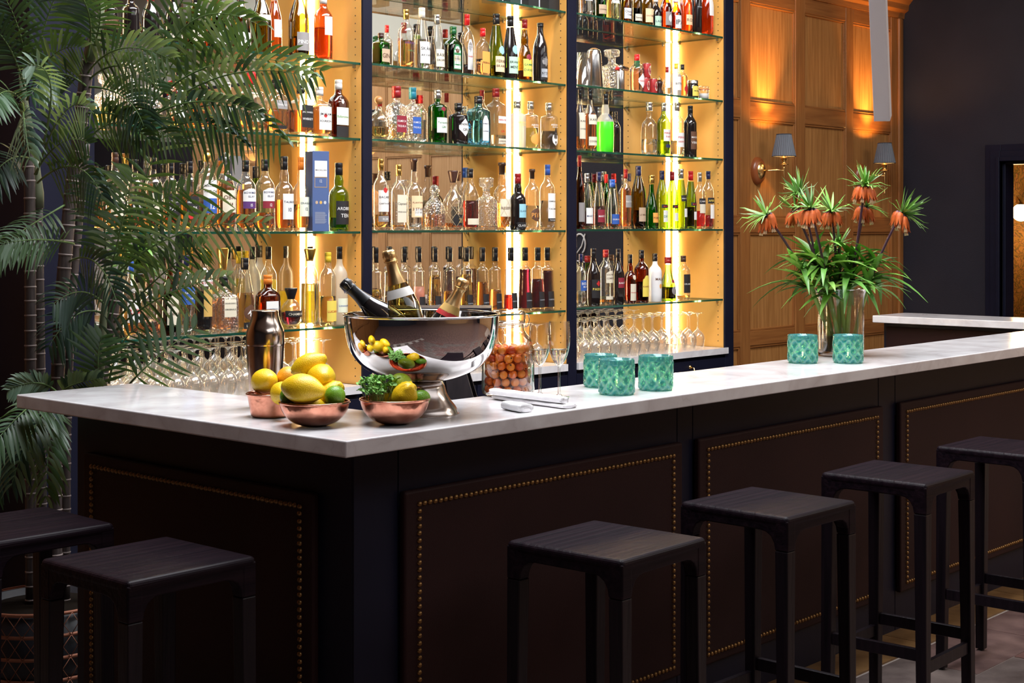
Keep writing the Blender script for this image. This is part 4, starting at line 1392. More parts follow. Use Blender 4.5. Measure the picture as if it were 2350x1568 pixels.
for (k, bay), rows in ROWS.items():
    z = SHZ[k][bay] + 0.0002
    grp = 'bottles on the %s shelf, %s' % (LEVEL[k], BAY[bay])
    placed = []
    for (px, py, wp_, shp, gl_, liq, lv, cap, lbs, words, back) in rows:
        Y = YB + 0.02 + back
        p = on_y(px, HY, Y)
        D = depth_of(p.x, p.y)
        W = wp_ * D / FPX
        H = CAMZ - (py - HY) * D / FPX - z
        W = min(W, 0.125)
        dr = SHAPES[shp][4]
        Y = max(Y, YB + 0.022 + W / 2 * dr)
        p = on_y(px, HY, Y)
        x = min(max(p.x, XL[bay] + 0.015 + W / 2), XR[bay] - 0.02 - W / 2)
        for (qx, qy, qr) in placed:                       # keep neighbours from touching
            if abs(qy - Y) < qr + W / 2 * dr and abs(x - qx) < qr + W / 2 + .001:
                x = qx + (qr + W / 2 + 0.0015) * (1 if x >= qx else -1)
        placed.append((x, Y, W / 2))
        Y = min(Y, YM - 0.03 - W / 2)
        t = bottle((x, Y, z), H, W, shp, gl_, liq, lv, cap, LBL(lbs), words, grp, rz=RND.uniform(-.08, .08))
        if px == 1389 and k == 'C':
            b = MB()
            pf = smooth_prof(SHAPES[shp][0], 1)
            R = W / 2
            b.lathe([(0, .004)] + [(r * R * 1.004, zz * H) for r, zz in pf if zz < .53] + [(prof_r(pf, .53) * R * .98, .53 * H)], mat('vivid_green_liqueur', (0.06, 0.72, 0.015), 0.3), 24)
            b.build('liqueur', t)
        if 'netted' in words:
            b = MB()
            pf = smooth_prof(SHAPES[shp][0], 1)
            R = W / 2 * 1.02
            for q in range(6):
                for sg in (1, -1):
                    pts = []
                    for i in range(15):
                        zz = .06 + .50 * i / 14
                        a = q * pi / 3 + sg * i * .16
                        r = prof_r(pf, zz) * R
                        pts.append((r * cos(a), r * sin(a), zz * H))
                    b.tube(pts, .0009, mat('cord_net', (.55, .42, .25), .8), 4)
            b.build('net', t)
        if words.startswith('large pepper'):
            b = MB()
            b.lathe([(W * .21, .66 * H), (W * .20, .83 * H)], mat('cap_green', CC['e'], .4), 20)
            b.build('neck_foil', t)
        if words.startswith('slender fluted'):
            b = MB()
            for q in range(16):
                a = q * pi / 8
                b.tube([((W / 2 * 1.0) * cos(a), (W / 2 * 1.0) * sin(a), .03 * H), ((W / 2 * .99) * cos(a), (W / 2 * .99) * sin(a), .48 * H), ((W / 2 * .86) * cos(a), (W / 2 * .86) * sin(a), .60 * H)], .0016, GL['C'], 5)
            b.build('fluting', t)

# boxes, tins and bar tools on the shelves
def tin(loc, h, r, words, group='red tins on the second shelf'):
    t = thing('drink_tin', words, 'can', loc, 0, group)
    b = MB()
    b.lathe([(0, 0.002), (r * .9, 0.0), (r, .004), (r, h - .005), (r * .93, h), (r * .9, h - .003), (0, h - .003)], mat('tin_red', (0.42, 0.03, 0.03), .3), 22)
    b.build('body', t)
    b = MB()
    b.lathe([(r * .95, h - .0005), (r * .96, h + .001), (r * .90, h + .001)], STEEL, 22)
    b.build('rim', t)
    b = MB()
    v = [((r + .0006) * sin(a * .5), -(r + .0006) * cos(a * .5), h * .5 + h * .32 * s) for a, s in [(cos(q) * .9, sin(q)) for q in [2 * pi * i / 16 for i in range(16)]]]
    b.add(v, [tuple(range(16))], paper('cream'))
    lo = b.build('paper_label', t)
    gv, gf, gw = word('Spicy')
    sz = .02
    b = MB()
    b.add([((r + .0012) * sin(x * sz / r), -(r + .0012) * cos(x * sz / r), h * .5 + (y - .35) * sz) for x, y in gv], gf, ink('dkred'))
    b.build('lettering', lo)
    return t


zB2 = SHZ['B'][2] + 0.0002
def shelf_spot(px, back, z):
    p = on_y(px, HY, YB + 0.02 + back)
    return (p.x, p.y, z)
tin(shelf_spot(1481, .05, zB2), .083, .0235, 'lower red tomato tin of the stacked pair')
tin(shelf_spot(1499, .045, zB2), .083, .0235, 'red tomato tin beside the stacked pair')
tin(shelf_spot(1484, .055, zB2 + .0845), .083, .0235, 'upper red tomato tin of the stacked pair')


def simple(name, words, cat, loc, parts, group=None, rz=0):
    t = thing(name, words, cat, loc, rz, group)
    for nm, pf, m in parts:
        b = MB()
        b.lathe(pf, m, 28)
        b.build(nm, t)
    return t


def hpx(px, py, back, z):
    p = on_y(px, HY, YB + .02 + back)
    D = depth_of(p.x, p.y)
    return CAMZ - (py - HY) * D / FPX - z


h = hpx(1334, 120, .09, zB2)
simple('mixing_tin', 'clear glass tumbler nested over a steel tin beside the post', 'shaker', shelf_spot(1337, .10, zB2),
       [('glass', [(.048, 0), (.036, h), (.034, h), (.046, .002)], GL['C']), ('tin', [(.041, 0), (.031, h * .86), (0, h * .86)], CHROME)])
h = hpx(1363, 113, .1, zB2)
simple('cocktail_shaker', 'tall tapered brushed steel cocktail shaker on second shelf', 'shaker', shelf_spot(1363, .07, zB2),
       [('cup', [(0, .001), (.050, 0), (.052, .004), (.040, h * .80), (.036, h * .93), (.030, h * .965), (.0, h * .967)], STEEL), ('cap', [(.022, h * .96), (.021, h * .985), (.012, h), (0, h)], capm('c'))])
p = shelf_spot(1404, .10, zB2)
h = hpx(1405, 114, .1, zB2)
bottle(p, h, .105, 'decsq', 'X', None, 0, 'xq', [], 'square cut crystal decanter with block stopper beside the steel shaker', None, 'decanter', 'decanter')
h = hpx(1421, 150, .06, zB2)
t = simple('kitchen_torch', 'small steel blowtorch with side nozzle and red knob', 'torch', shelf_spot(1424, .035, zB2),
           [('canister', [(0, 0), (.0215, 0), (.0225, .004), (.0225, h * .74), (.020, h * .78), (0, h * .78)], STEEL)])
b = MB()
b.tube([(-.018, 0, h * .84), (.0, 0, h * .92), (.02, 0, h * .90), (.062, 0, h * .86)], [.012, .016, .012, .0115], STEEL, 12)
b.tube([(0, 0, h * .77), (0, 0, h * .9)], .011, STEEL, 12)
b.build('burner', t)
b = MB()
b.tube([(-.034, 0, h * .84), (-.018, 0, h * .84)], .010, capm('r'), 12)
b.build('knob', t)
simple('pepper_mill', 'small dark wooden pepper mill with brass top', 'pepper mill', shelf_spot(1513, .05, zB2),
       [('body', [(0, 0), (.021, 0), (.022, .01), (.014, .035), (.018, .055), (.021, .07), (.014, .078), (0, .078)], mat('dark_turned_wood', (.035, .012, .008), .3)),
        ('crank', [(0, .078), (.016, .079), (.012, .092), (.004, .098), (.004, .106), (0, .107)], BRASS)])
t = simple('spread_jar', 'short dark jar with black lid and yellow label', 'jar', shelf_spot(1590, .05, zB2),
           [('glass', [(0, 0), (.030, 0), (.033, .008), (.033, .075), (.028, .085), (0, .085)], GL['K']), ('lid', [(.031, .085), (.031, .103), (.029, .105), (0, .105)], capm('s'))])
b = MB()
b.add([(.0337 * sin(a), -.0337 * cos(a), z) for z in (.012, .070) for a in [(-1 + i * .25) for i in range(9)]], [(i, i + 1, i + 10, i + 9) for i in range(8)], paper('yellow'), True)
lo = b.build('paper_label', t)
gv, gf, gw = word('MARMITE')
b = MB()
b.add([(.0343 * sin(x * .011 / .034), -.0343 * cos(x * .011 / .034), .042 + (y - .35) * .011) for x, y in gv], gf, ink('black'))
b.build('lettering', lo)
t = simple('clip_top_jar', 'tiny clip-top glass jar of white salt at shelf end', 'jar', shelf_spot(1615, .05, zB2),
           [('glass', [(0, 0), (.030, 0), (.032, .006), (.032, .055), (.030, .06)], GL['C']), ('salt', [(0, .004), (.029, .004), (.029, .035), (0, .036)], mat('salt', (.8, .78, .75), .8)),
            ('lid', [(.033, .060), (.034, .072), (.030, .078), (0, .079)], GL['C']), ('seal_ring', [(.0335, .058), (.0335, .0615), (.031, .0615)], mat('rubber_seal', (.5, .12, .06), .5))])
b = MB()
b.tube([(.034, 0, .07), (.042, 0, .06), (.040, 0, .04), (.033, 0, .045)], .0012, STEEL, 6)
b.build('wire_clip', t)

# blue presentation carton
p = on_y(726, HY, YB + .03 + .05)
z = SHZ['D'][0] + .0002
D = depth_of(p.x, p.y)
h = CAMZ - (348 - HY) * D / FPX - z
t = thing('whisky_carton', 'tall grey blue whisky carton with white panel between the bottles', 'box', (p.x, YB + .075, z), radians(-16), None)
b = MB()
hw = .040
b.box(-hw, -hw, 0, hw, hw, h, mat('carton_blue', (.075, .12, .27), .45))
b.build('body', t, .001)
b = MB()
b.box(-.030, -hw - .0008, h * .68, .030, -hw - .0002, h * .88, paper('white'))
lo = b.build('paper_label', t)
for (txt, zc_, sz, fg, par) in (('MACALLAN', .755, .0095, 'black', lo), ('12', .61, .018, 'silver', None)):
    gv, gf, gw = word(txt)
    b = MB()
    b.add([(x * sz, -hw - .0012, h * zc_ + y * sz) for x, y in gv], gf, ink(fg))
    b.build('lettering', par or t)
b = MB()
for (a0, a1, q0, q1) in ((-.030, .030, .548, .553), (-.030, .030, .672, .677), (-.030, -.0285, .55, .675), (.0285, .030, .55, .675)):
    b.box(a0, -hw - .0007, h * q0, a1, -hw - .0002, h * q1, paper('gold'))
for i in range(14):
    b.box(-.028, -hw - .0007, h * (.10 + i * .0105), .028 - RND.random() * .01, -hw - .0002, h * (.103 + i * .0105), paper('silver'))
for i in (-1, 0, 1):
    v = [(i * .020 + .0065 * cos(q), -hw - .0006, h * .36 + .0075 * sin(q)) for q in [2 * pi * j / 14 for j in range(14)]]
    b.add(v, [tuple(range(14))], paper(('tan', 'gold', 'silver')[i + 1]))
b.build('printed_marks', t)

# dark gift cartons on the top shelf of the middle bay
for i, (px, m_, wd) in enumerate(((1130, 'black', .075), (1172, 'green', .08), (1214, 'black', .08), (1262, 'black', .09))):
    p = on_y(px, HY, YB + .10)
    t = thing('gift_carton', 'dark %s gift carton with pale edge, top shelf, %s' % (('black', 'green', 'plain', 'wide black')[i], ('leftmost of four', 'next to black one', 'third along', 'nearest the post')[i]), 'box', (p.x, p.y, SHZ['A'][1] + .0002), RND.uniform(-.1, .1), 'gift cartons on the topmost shelf')
    b = MB()
    b.box(-wd / 2, -.04, 0, wd / 2, .04, .30, mat('carton_%s' % m_, (.012, .012, .013) if m_ == 'black' else (.02, .05, .04), .4))
    b.build('body', t, .001)
    b = MB()
    b.box(wd / 2 - .008, -.0408, 0, wd / 2 - .001, -.0402, .30, paper('silver'))
    b.build('edge_stripe', t)
for px, m_ in ((905, 'peach'), (1010, 'cream')):
    p = on_y(px, HY, YB + .16)
    t = thing('gift_carton', 'pale %s gift carton on topmost shelf of the middle bay' % m_, 'box', (p.x, p.y, SHZ['A'][1] + .0002), 0, 'gift cartons on the topmost shelf')
    b = MB()
    b.box(-.045, -.045, 0, .045, .045, .28, paper(m_))
    b.build('body', t, .001)
    b = MB()
    b.box(-.030, -.0458, .08, .030, -.0452, .18, paper('grey'))
    b.build('paper_label', t)

# ---------------------------------------------------------------- upturned wine glasses on the back worktop
WG = thin_glass('wine_glass', (0.98, 0.97, 0.96), 0.8, 0.04, 0.40, edge=(0.90, 0.85, 0.78), milk=.07)
g0 = thing('wine_glass', 'x', 'glass')
b = MB()
pf = smooth_prof([(.031, 0), (.036, .02), (.041, .05), (.040, .075), (.028, .098), (.010, .112), (.005, .122)], 2)
b.lathe(pf, WG, 20)
b.build('bowl', g0)
b = MB()
b.lathe([(.005, .122), (.0036, .140), (.0034, .185), (.005, .200), (.014, .2085), (.034, .2115), (.035, .213), (.012, .2125), (0, .212)], WG, 16)
b.build('stem', g0)
first = True
for bay in range(3):
    rows = 3
    n = int((XR[bay] - XL[bay] - .11) / .0875)
    for j in range(rows):
        for i in range(n):
            x = XL[bay] + .055 + i * .0875 + (.03 if j % 2 else 0)
            y = YB + .052 + j * .098
            if bay == 2:
                x -= .02
            if x > XR[bay] - .05 or (bay == 1 and i < n // 2 - 3 and j == 2):
                continue
            lb = 'upturned stemmed wine glass in the rows on the worktop, %s' % BAY[bay]
            gr = 'upturned wine glasses, %s' % BAY[bay]
            loc = (x + RND.uniform(-.002, .002), y + RND.uniform(-.002, .002), CZ + .0002)
            if first:
                g0.location = loc
                tag(g0, lb, None, gr)
                first = False
            else:
                dup(g0, loc, 0, lb, gr)

# ================================================================ THINGS ON THE BAR TOP
ZT = ZC + 0.0004


def cpos(px, py):
    p = on_z(px, py, ZC)
    return Vector((p.x, p.y, ZT))


def sc_at(p):
    return FPX / depth_of(p.x, p.y)


COPPER = mat('hammered_copper', (0.72, 0.30, 0.19), 0.22, 1.0)
N, L, b_ = nodes_of(COPPER)
tc = N.new('ShaderNodeTexCoord')
vo = N.new('ShaderNodeTexVoronoi')
vo.inputs['Scale'].default_value = 85
L.new(tc.outputs['Object'], vo.inputs[0])
bp = N.new('ShaderNodeBump')
bp.inputs['Strength'].default_value = 0.35
bp.inputs['Distance'].default_value = 0.0015
L.new(vo.outputs['Distance'], bp.inputs['Height'])
L.new(bp.outputs[0], b_.inputs['Normal'])
nz = N.new('ShaderNodeTexNoise')
nz.inputs['Scale'].default_value = 30
nz.inputs['Detail'].default_value = 5
L.new(tc.outputs['Object'], nz.inputs[0])
r_ = N.new('ShaderNodeValToRGB')
r_.color_ramp.elements[0].position, r_.color_ramp.elements[0].color = 0.3, (0.52, 0.19, 0.12, 1)
r_.color_ramp.elements[1].position, r_.color_ramp.elements[1].color = 0.7, (0.80, 0.36, 0.24, 1)
L.new(nz.outputs[0], r_.inputs[0])
L.new(r_.outputs[0], b_.inputs['Base Color'])


def copper_bowl(px, py, R, h, label, prof=None):
    p = cpos(px, py)
    t = thing('copper_bowl', label, 'bowl', p)
    pr = prof or [(0, .002), (.30, 0), (.42, .03), (.62, .14), (.80, .34), (.92, .58), (.975, .82), (.985, .92)]
    b = MB()
    out = [(r * R, z * h) for r, z in smooth_prof(pr, 2)]
    inn = [(max(r - .0022, 0), z + .0022) for r, z in out[::-1]]
    b.lathe(out + [(R * .99, h * .93)] + inn, COPPER, 48)
    b.build('body', t)
    b = MB()
    b.lathe([(R * .975 + .0035 * cos(a), h * .95 + .0035 * sin(a)) for a in [2 * pi * q / 8 for q in range(9)]], COPPER, 48)
    b.build('rim', t)
    return p


B1 = copper_bowl(722, 977, .0905, .064, 'round hammered copper bowl heaped with lemons, nearest the bar edge')
B2 = copper_bowl(906, 973, .0905, .067, 'round hammered copper bowl holding cress, limes and one lemon')
B0 = copper_bowl(621, 956, .0645, .0645, 'small straight sided copper pan behind the lemon bowl',
                 [(0, .002), (.74, 0), (.80, .05), (.84, .2), (.94, .8), (.97, .9)])


def rind(name, col, c2, sub=0.04):
    m = mat(name, col, 0.38, coat=0.15, sss=sub)
    N, L, b = nodes_of(m)
    tc = N.new('ShaderNodeTexCoord')
    n1 = N.new('ShaderNodeTexNoise')
    n1.inputs['Scale'].default_value = 18
    L.new(tc.outputs['Object'], n1.inputs[0])
    r = N.new('ShaderNodeValToRGB')
    r.color_ramp.elements[0].position, r.color_ramp.elements[0].color = .35, (*col, 1)
    r.color_ramp.elements[1].position, r.color_ramp.elements[1].color = .7, (*c2, 1)
    L.new(n1.outputs[0], r.inputs[0])
    L.new(r.outputs[0], b.inputs['Base Color'])
    v = N.new('ShaderNodeTexVoronoi')
    v.inputs['Scale'].default_value = 420
    L.new(tc.outputs['Object'], v.inputs[0])
    bp = N.new('ShaderNodeBump')
    bp.inputs['Strength'].default_value = .45
    bp.inputs['Distance'].default_value = .0012
    L.new(v.outputs['Distance'], bp.inputs['Height'])
    L.new(bp.outputs[0], b.inputs['Normal'])
    return m


LEMON = rind('lemon_rind', (.93, .56, .008), (.97, .66, .018))
ORANGE = rind('orange_rind', (.88, .36, .02), (.92, .44, .03))
LIME = rind('lime_rind', (.26, .40, .015), (.45, .56, .03))
LIMED = rind('green_lime_rind', (.10, .28, .01), (.20, .38, .02))


def fruit(kind, c, axis, R, ln, label, m, knob=0.0, group='citrus fruit in the copper bowls'):
    t = thing(kind, label, kind, c, 0, group)
    T = frame_T((0, 0, 0), axis)
    b = MB()
    pr = []
    for i in range(19):
        a = pi * i / 18
        z = -cos(a) * ln
        r = sin(a) * R
        if kind == 'lemon':
            e = abs(cos(a)) ** 9
            r = r * (1 - .05 * e) + (.0042 * e if 0 < i < 18 else 0)
            z *= 1 + (.20 if z > 0 else .10) * e
            if i in (0, 18):
                r = 0
        pr.append((r, z))
    sd = RND.random() * 50

    def rf(a, r, z):
        q = noise.noise(Vector((cos(a) * 1.6 + sd, sin(a) * 1.6, z * 30)))
        k = 1 + .035 * q
        if knob:
            k += knob * max(0, noise.noise(Vector((cos(a) * 2.5 + sd, sin(a) * 2.5, z * 90)))) * max(0, z / ln) ** 2 * 2
        return r * k
    b.lathe(pr, m, 30, T=T, rf=rf)
    b.build('rind', t)
    b = MB()
    zz = -ln * (1.10 if kind == 'lemon' else 1.0)
    b.lathe([(.0032, zz + .001), (.0030, zz - .0008), (.0012, zz - .0012), (0, zz - .0004)], mat('stem_scar', (.16, .14, .04), .8), 8, T=T)
    b.build('stem_scar', t)


def fr(kind, px, py, D, rpx, lpx, ax, label, m, knob=0.0):
    p = at_depth(px, py, D)
    s = D / FPX
    a = Vector((RX, RY, 0)) * ax[0] + Vector((0, 0, 1)) * ax[1] + Vector((FX, FY, 0)) * ax[2]
    fruit(kind, p, a, rpx * s, lpx * s, label, m, knob)


D0, D1, D2 = depth_of(B0.x, B0.y), depth_of(B1.x, B1.y), depth_of(B2.x, B2.y)
fr('lemon', 607, 876, D0 - .01, 30, 33, (.5, .2, -.7), 'smooth round lemon alone at one side of the small copper pan', LEMON)
fr('orange', 662, 868, D0 + .02, 27, 27, (0, .3, -.5), 'small orange mostly hidden behind the heaped lemons', ORANGE)
fr('lemon', 647, 903, D0 - .085, 27, 31, (.3, .1, -1), 'lemon wedged between the pan and the big front lemon', LEMON)
fr('lemon', 708, 838, D1 + .06, 27, 38, (.95, .42, .1), 'topmost lemon of the heap with pointed tip tilted up', LEMON)
fr('lemon', 737, 868, D1 + .035, 33, 38, (.3, .1, -.9), 'plump lemon directly below the topmost one', LEMON)
fr('lemon', 694, 893, D1 - .055, 35, 46, (.98, -.12, -.2), 'largest front lemon with its nose pointing along the bar', LEMON)
fr('lime', 700, 905, D1 + .055, 25, 27, (.3, .9, 0), 'green lime buried behind the largest lemon', LIMED)
fr('lemon', 755, 905, D1 + .0, 25, 33, (.72, .55, 0), 'knobbly lemon standing up at the rim of the copper bowl', LEMON, .3)
fr('lime', 769, 909, D1 - .022, 24, 25, (-.25, .75, -.7), 'dark green lime with brown stem end at the bowl rim', LIMED)
fr('lime', 662, 911, D1 - .02, 20, 24, (.1, .9, -.1), 'thin sliver of lime beside the largest lemon', LIMED)
fr('lemon', 713, 935, D1 - .02, 26, 34, (1, .0, .1), 'lemon lying low in the bowl under the largest lemon', LEMON)
fr('lime', 919, 883, D2 + .03, 27, 28, (-.9, .1, -.3), 'bright yellow green lime on top of the second bowl', LIME)
fr('lemon', 928, 911, D2 - .03, 29, 34, (.35, .7, -.4), 'knobbly lemon with warty tip in the cress bowl', LEMON, .38)
fr('lemon', 893, 920, D2 + .012, 20, 26, (.9, .1, .1), 'lemon half sunk between the cress and the knobbly lemon', LEMON)
fr('lime', 965, 915, D2 + .0, 20, 23, (.8, .2, 0), 'small lime tucked at the edge of the cress bowl', LIMED)

# cress
p = at_depth(868, 928, D2 - .01)
t = thing('cress_bunch', 'bunch of green cress sprouts growing from a small square root block', 'herb', p)
CRS, CRL = mat('cress_stem', (.50, .60, .20), .5), mat('cress_leaf', (.26, .55, .13), .55)
b = MB()
b.box(-.024, -.016, -.018, .024, .018, -.004, mat('root_block', (.30, .28, .10), .9))
b.build('root_block', t, .004)
bs, bl = MB(), MB()
for i in range(130):
    x, y = RND.uniform(-.026, .026), RND.uniform(-.02, .022)
    hx, hy = x * RND.uniform(1.1, 1.7) + RND.uniform(-.006, .006), y * RND.uniform(1.1, 1.7) + RND.uniform(-.006, .006)
    hz = RND.uniform(.030, .072) * (1 - 6 * abs(hx) ** 1.5)
    bs.tube([(x, y, 0), ((x + hx) / 2 + RND.uniform(-.003, .003), (y + hy) / 2, hz * .55), (hx, hy, hz)], .0006, CRS, 4, caps=False)
    for q in range(3):
        a = RND.uniform(0, 2 * pi)
        d = Vector((cos(a), sin(a), RND.uniform(.0, .5))).normalized()
        ln = RND.uniform(.009, .0145)
        o_ = Vector((hx, hy, hz))
        bl.blade([o_, o_ + d * ln * .5 + Vector((0, 0, .001)), o_ + d * ln * .85, o_ + d * ln], [.0008, ln * .44, ln * .40, .0006], (d.cross(Vector((0, 0, 1))) + Vector((0, 0, RND.uniform(-1, 1)))), CRL, .1)
tag(bs.build('stems', t), kind='stuff')
tag(bl.build('leaves', t), kind='stuff')

# champagne bowl
p = cpos(968, 949)
t = thing('champagne_bowl', 'large polished steel champagne bowl on flared foot mirroring the fruit', 'bowl', p)
S = depth_of(p.x, p.y) / FPX
zr = lambda y: (949 - y) * S
pr = [(49, 874), (85, 866), (132, 846), (160, 815), (172, 782), (177, 745), (178, 724)]
out = smooth_prof([(r * S, zr(y)) for r, y in pr], 3)
b = MB()
inn = [(max(r - .003, 0), z + .002) for r, z in out[::-1]]
b.lathe([(0, zr(875))] + out + [(178.5 * S, zr(722))] + inn + [(0, zr(871))], CHROME, 96)
b.build('bowl', t)
b = MB()
b.lathe([(178 * S + .0035 * cos(a), zr(722) + .0035 * sin(a)) for a in [2 * pi * q / 10 for q in range(11)]], CHROME, 96)
b.build('rim', t)
b = MB()
fp = [(47, 876), (52, 884), (54, 890), (57, 902), (66, 918), (76, 930), (80, 936), (82, 940), (84, 945), (86, 948), (87, 949)]
b.lathe([(0, zr(876))] + [(r * S, zr(y)) for r, y in fp] + [(83 * S, .001), (0, .001)], mat('worn_steel', (.50, .43, .39), .2, 1.0), 64)
b.build('foot', t)
CB, CBR = p, 178 * S

# champagne bottles leaning in the bowl
CHP = [(.055, 0), (.95, .005), (1, .03), (1, .42), (.97, .50), (.80, .60), (.56, .70), (.40, .78), (.345, .86), (.34, .985)]


def champagne(neck, low, glass, foil, label, seal=None, D0_=4.1, collar=None, dD=0.0, Lb=.315, R=.0445):
    """neck, low: pixel points of the cork top and of a point on the bottle's axis near the bowl's rim."""
    a = at_depth(neck[0], neck[1], D0_ + dD)
    c = at_depth(low[0], low[1], D0_)
    ax = (a - c).normalized()
    base = a - ax * Lb
    t = thing('champagne_bottle', label, 'bottle', base, 0, 'champagne bottles in the steel bowl')
    T = frame_T((0, 0, 0), ax)
    pf = smooth_prof([(max(r, 0) if i else 0, z) for i, (r, z) in enumerate(CHP)], 1)
    b = MB()
    b.lathe([(r * R, z * Lb) for r, z in pf if z < .96], glass, 32, T=T)
    b.build('body', t)
    b = MB()
    zf = .70 if foil != 'black' else .72
    fc = mat('foil_' + foil, (.90, .60, .28) if foil == 'gold' else (.02, .02, .022), .32 if foil == 'gold' else .3, 1.0 if foil == 'gold' else .3)

    def rf(a, r, z):
        w_ = max(0, (z / Lb - .86) / .14)
        return r * (1 + w_ * .05 * sin(9 * a) + .01 * sin(23 * a + z * 900))
    prf = [(prof_r(pf, z) * R + .0008, z * Lb) for z in [zf + (.87 - zf) * i / 8 for i in range(9)]]
    prf += [(.0165, .885 * Lb), (.0175, .90 * Lb), (.0155, .915 * Lb), (.0165, .93 * Lb), (.0175, .955 * Lb), (.0165, .985 * Lb), (.011, .998 * Lb), (0, Lb)]
    b.lathe(prf, fc, 40, T=T, rf=rf)
    b.build('foil', t)
    b = MB()
    for q in range(4):
        a_ = q * pi / 2
        b.tube([T @ Vector((.0185 * cos(a_), .0185 * sin(a_), .90 * Lb)), T @ Vector((.0185 * cos(a_ + .2), .0185 * sin(a_ + .2), .95 * Lb)), T @ Vector((.012 * cos(a_), .012 * sin(a_), 1.0 * Lb))], .0007, BRASS if foil == 'gold' else STEEL, 5)
    b.lathe([(.0185 + .0007 * cos(q), .90 * Lb + .0007 * sin(q)) for q in [0, 1.5, 3, 4.6, 6.28]], BRASS if foil == 'gold' else STEEL, 20, T=T)
    b.build('wire_cage', t)
    if collar:
        for (z0, z1, m_, hw_) in collar:
            b = MB()
            ps = [(prof_r(pf, z) * R + .0012, z * Lb) for z in [z0 + (z1 - z0) * i / 5 for i in range(6)]]
            if hw_ is None:
                b.lathe(ps, paper(m_), 32, T=T)
            else:
                # patch facing the camera side
                cd = (T.to_3x3().inverted() @ Vector((-FX, -FY, 0)))
                a0 = atan2(cd.y, cd.x)
                v = []
                for r, z in ps:
                    for i in range(11):
                        a_ = a0 + hw_ * (i / 5 - 1)
                        v.append((r * cos(a_), r * sin(a_), z))
                b.add(v, [(j * 11 + i, j * 11 + i + 1, (j + 1) * 11 + i + 1, (j + 1) * 11 + i) for j in range(5) for i in range(10)], paper(m_), True, T)
            b.build('neck_label', t)
    if seal:
        b = MB()
        b.lathe([(r * R * .93, z * Lb) for r, z in pf if z < .44 and r > 0] + [(.93 * R, .44 * Lb), (0, .44 * Lb)], liquid_mat('champagne', (.85, .62, .18)), 32, T=T)
        b.build('wine', t)
    return t


CGL = thin_glass('champagne_olive_glass', (0.62, 0.58, 0.32), 0.85, 0.02, 0.35, edge=(0.10, 0.10, 0.04))
CBK = mat('champagne_black_glass', (0.015, 0.012, 0.012), 0.05, coat=0.6)
champagne((786, 645), (872, 722), CBK, 'black', 'black champagne bottle with black foil leaning out of the bowl', D0_=4.17)
champagne((890, 574), (930, 720), CGL, 'gold', 'pale champagne bottle with gold foil and white collar', True, 4.03, [(.585, .66, 'white', None)])
champagne((1066, 640), (1028, 722), CBK, 'gold', 'small leaning champagne bottle with long gold foil and red neck seal', None, 4.15, [(.63, .71, 'gold', None), (.585, .635, 'red', None), (.25, .5, 'cream', .9)], Lb=.275, R=.040)
# ice fills the bowl under the bottles
b = MB()
ICE = thin_glass('ice', (.93, .95, .97), .5, .06, .4, milk=.2)
for i in range(70):
    a, r = RND.uniform(0, 2 * pi), sqrt(RND.random()) * CBR * .74
    s = RND.uniform(.011, .016)
    T = Matrix.Translation((r * cos(a), r * sin(a), zr(812) - RND.random() * .02)) @ Matrix.Rotation(RND.uniform(0, 3), 4, Vector((RND.random(), RND.random(), 1)).normalized())
    b.box(-s, -s, -s, s, s, s, ICE, T)
o = b.build('ice_cubes', loc=CB)
tag(o, 'loose ice cubes filling the polished champagne bowl', 'ice', kind='stuff')

# three piece shaker of tarnished silver
p = on_z(609, 936, ZC)
p = Vector((p.x, p.y, ZT))
t = thing('cocktail_shaker', 'tarnished silver two-part cocktail shaker behind the lemons', 'shaker', p)
S = depth_of(p.x, p.y) / FPX
TARN = mat('tarnished_silver', (.42, .31, .24), .16, 1.0)
noise_mix(TARN, (.40, .27, .19), (.80, .70, .62), (1, 1, .35), 26, 5, .35, .65)
b = MB()
b.lathe([(0, .001), (33 * S, 0), (35 * S, .004), (38 * S, 60 * S), (42 * S, 115 * S), (43.5 * S, 143 * S)], TARN, 48)
b.build('cup', t)
b = MB()
b.lathe(smooth_prof([(43.6 * S, 143.5 * S), (44.3 * S, 147 * S), (44.5 * S, 160 * S), (43 * S, 178 * S), (35 * S, 196 * S), (31 * S, 210 * S), (29.5 * S, 222 * S)], 2) + [(28 * S, 223.5 * S), (0, 223.5 * S)], TARN, 48)
b.build('lid', t)

# clip-top jar of preserved fruit
p = cpos(1166, 907)
t = thing('preserving_jar', 'big clip-top jar packed with orange crab apples', 'jar', p)
S = depth_of(p.x, p.y) / FPX
JG = thin_glass('jar_glass', (.97, .97, .96), .9, .015, .38, edge=(.58, .55, .52))
b = MB()
jr = lambda a, r, z: rho(a, r, 3.2 if z < 120 * S else 2.0, 1, 1)
b.lathe([(0, .004), (50 * S, 0), (59 * S, 5 * S), (61 * S, 14 * S), (60 * S, 80 * S), (59 * S, 110 * S), (53 * S, 128 * S), (42 * S, 142 * S), (37 * S, 150 * S), (36 * S, 166 * S)], JG, 48)
b.build('glass', t)
b = MB()
b.lathe([(40 * S, 166 * S), (40 * S, 172 * S), (41 * S, 184 * S), (39 * S, 192 * S), (33 * S, 196 * S), (0, 195 * S)], JG, 40)
b.lathe([(38 * S, 166 * S), (36 * S, 170 * S), (0, 171 * S)], JG, 40)
b.build('lid', t)
b = MB()
b.lathe([(38.5 * S + .002 * cos(q), 165 * S + .002 * sin(q)) for q in [0, 1.5, 3, 4.6, 6.28]], mat('clear_seal', (.55, .42, .34), .5), 32)
b.build('seal_ring', t)
b = MB()
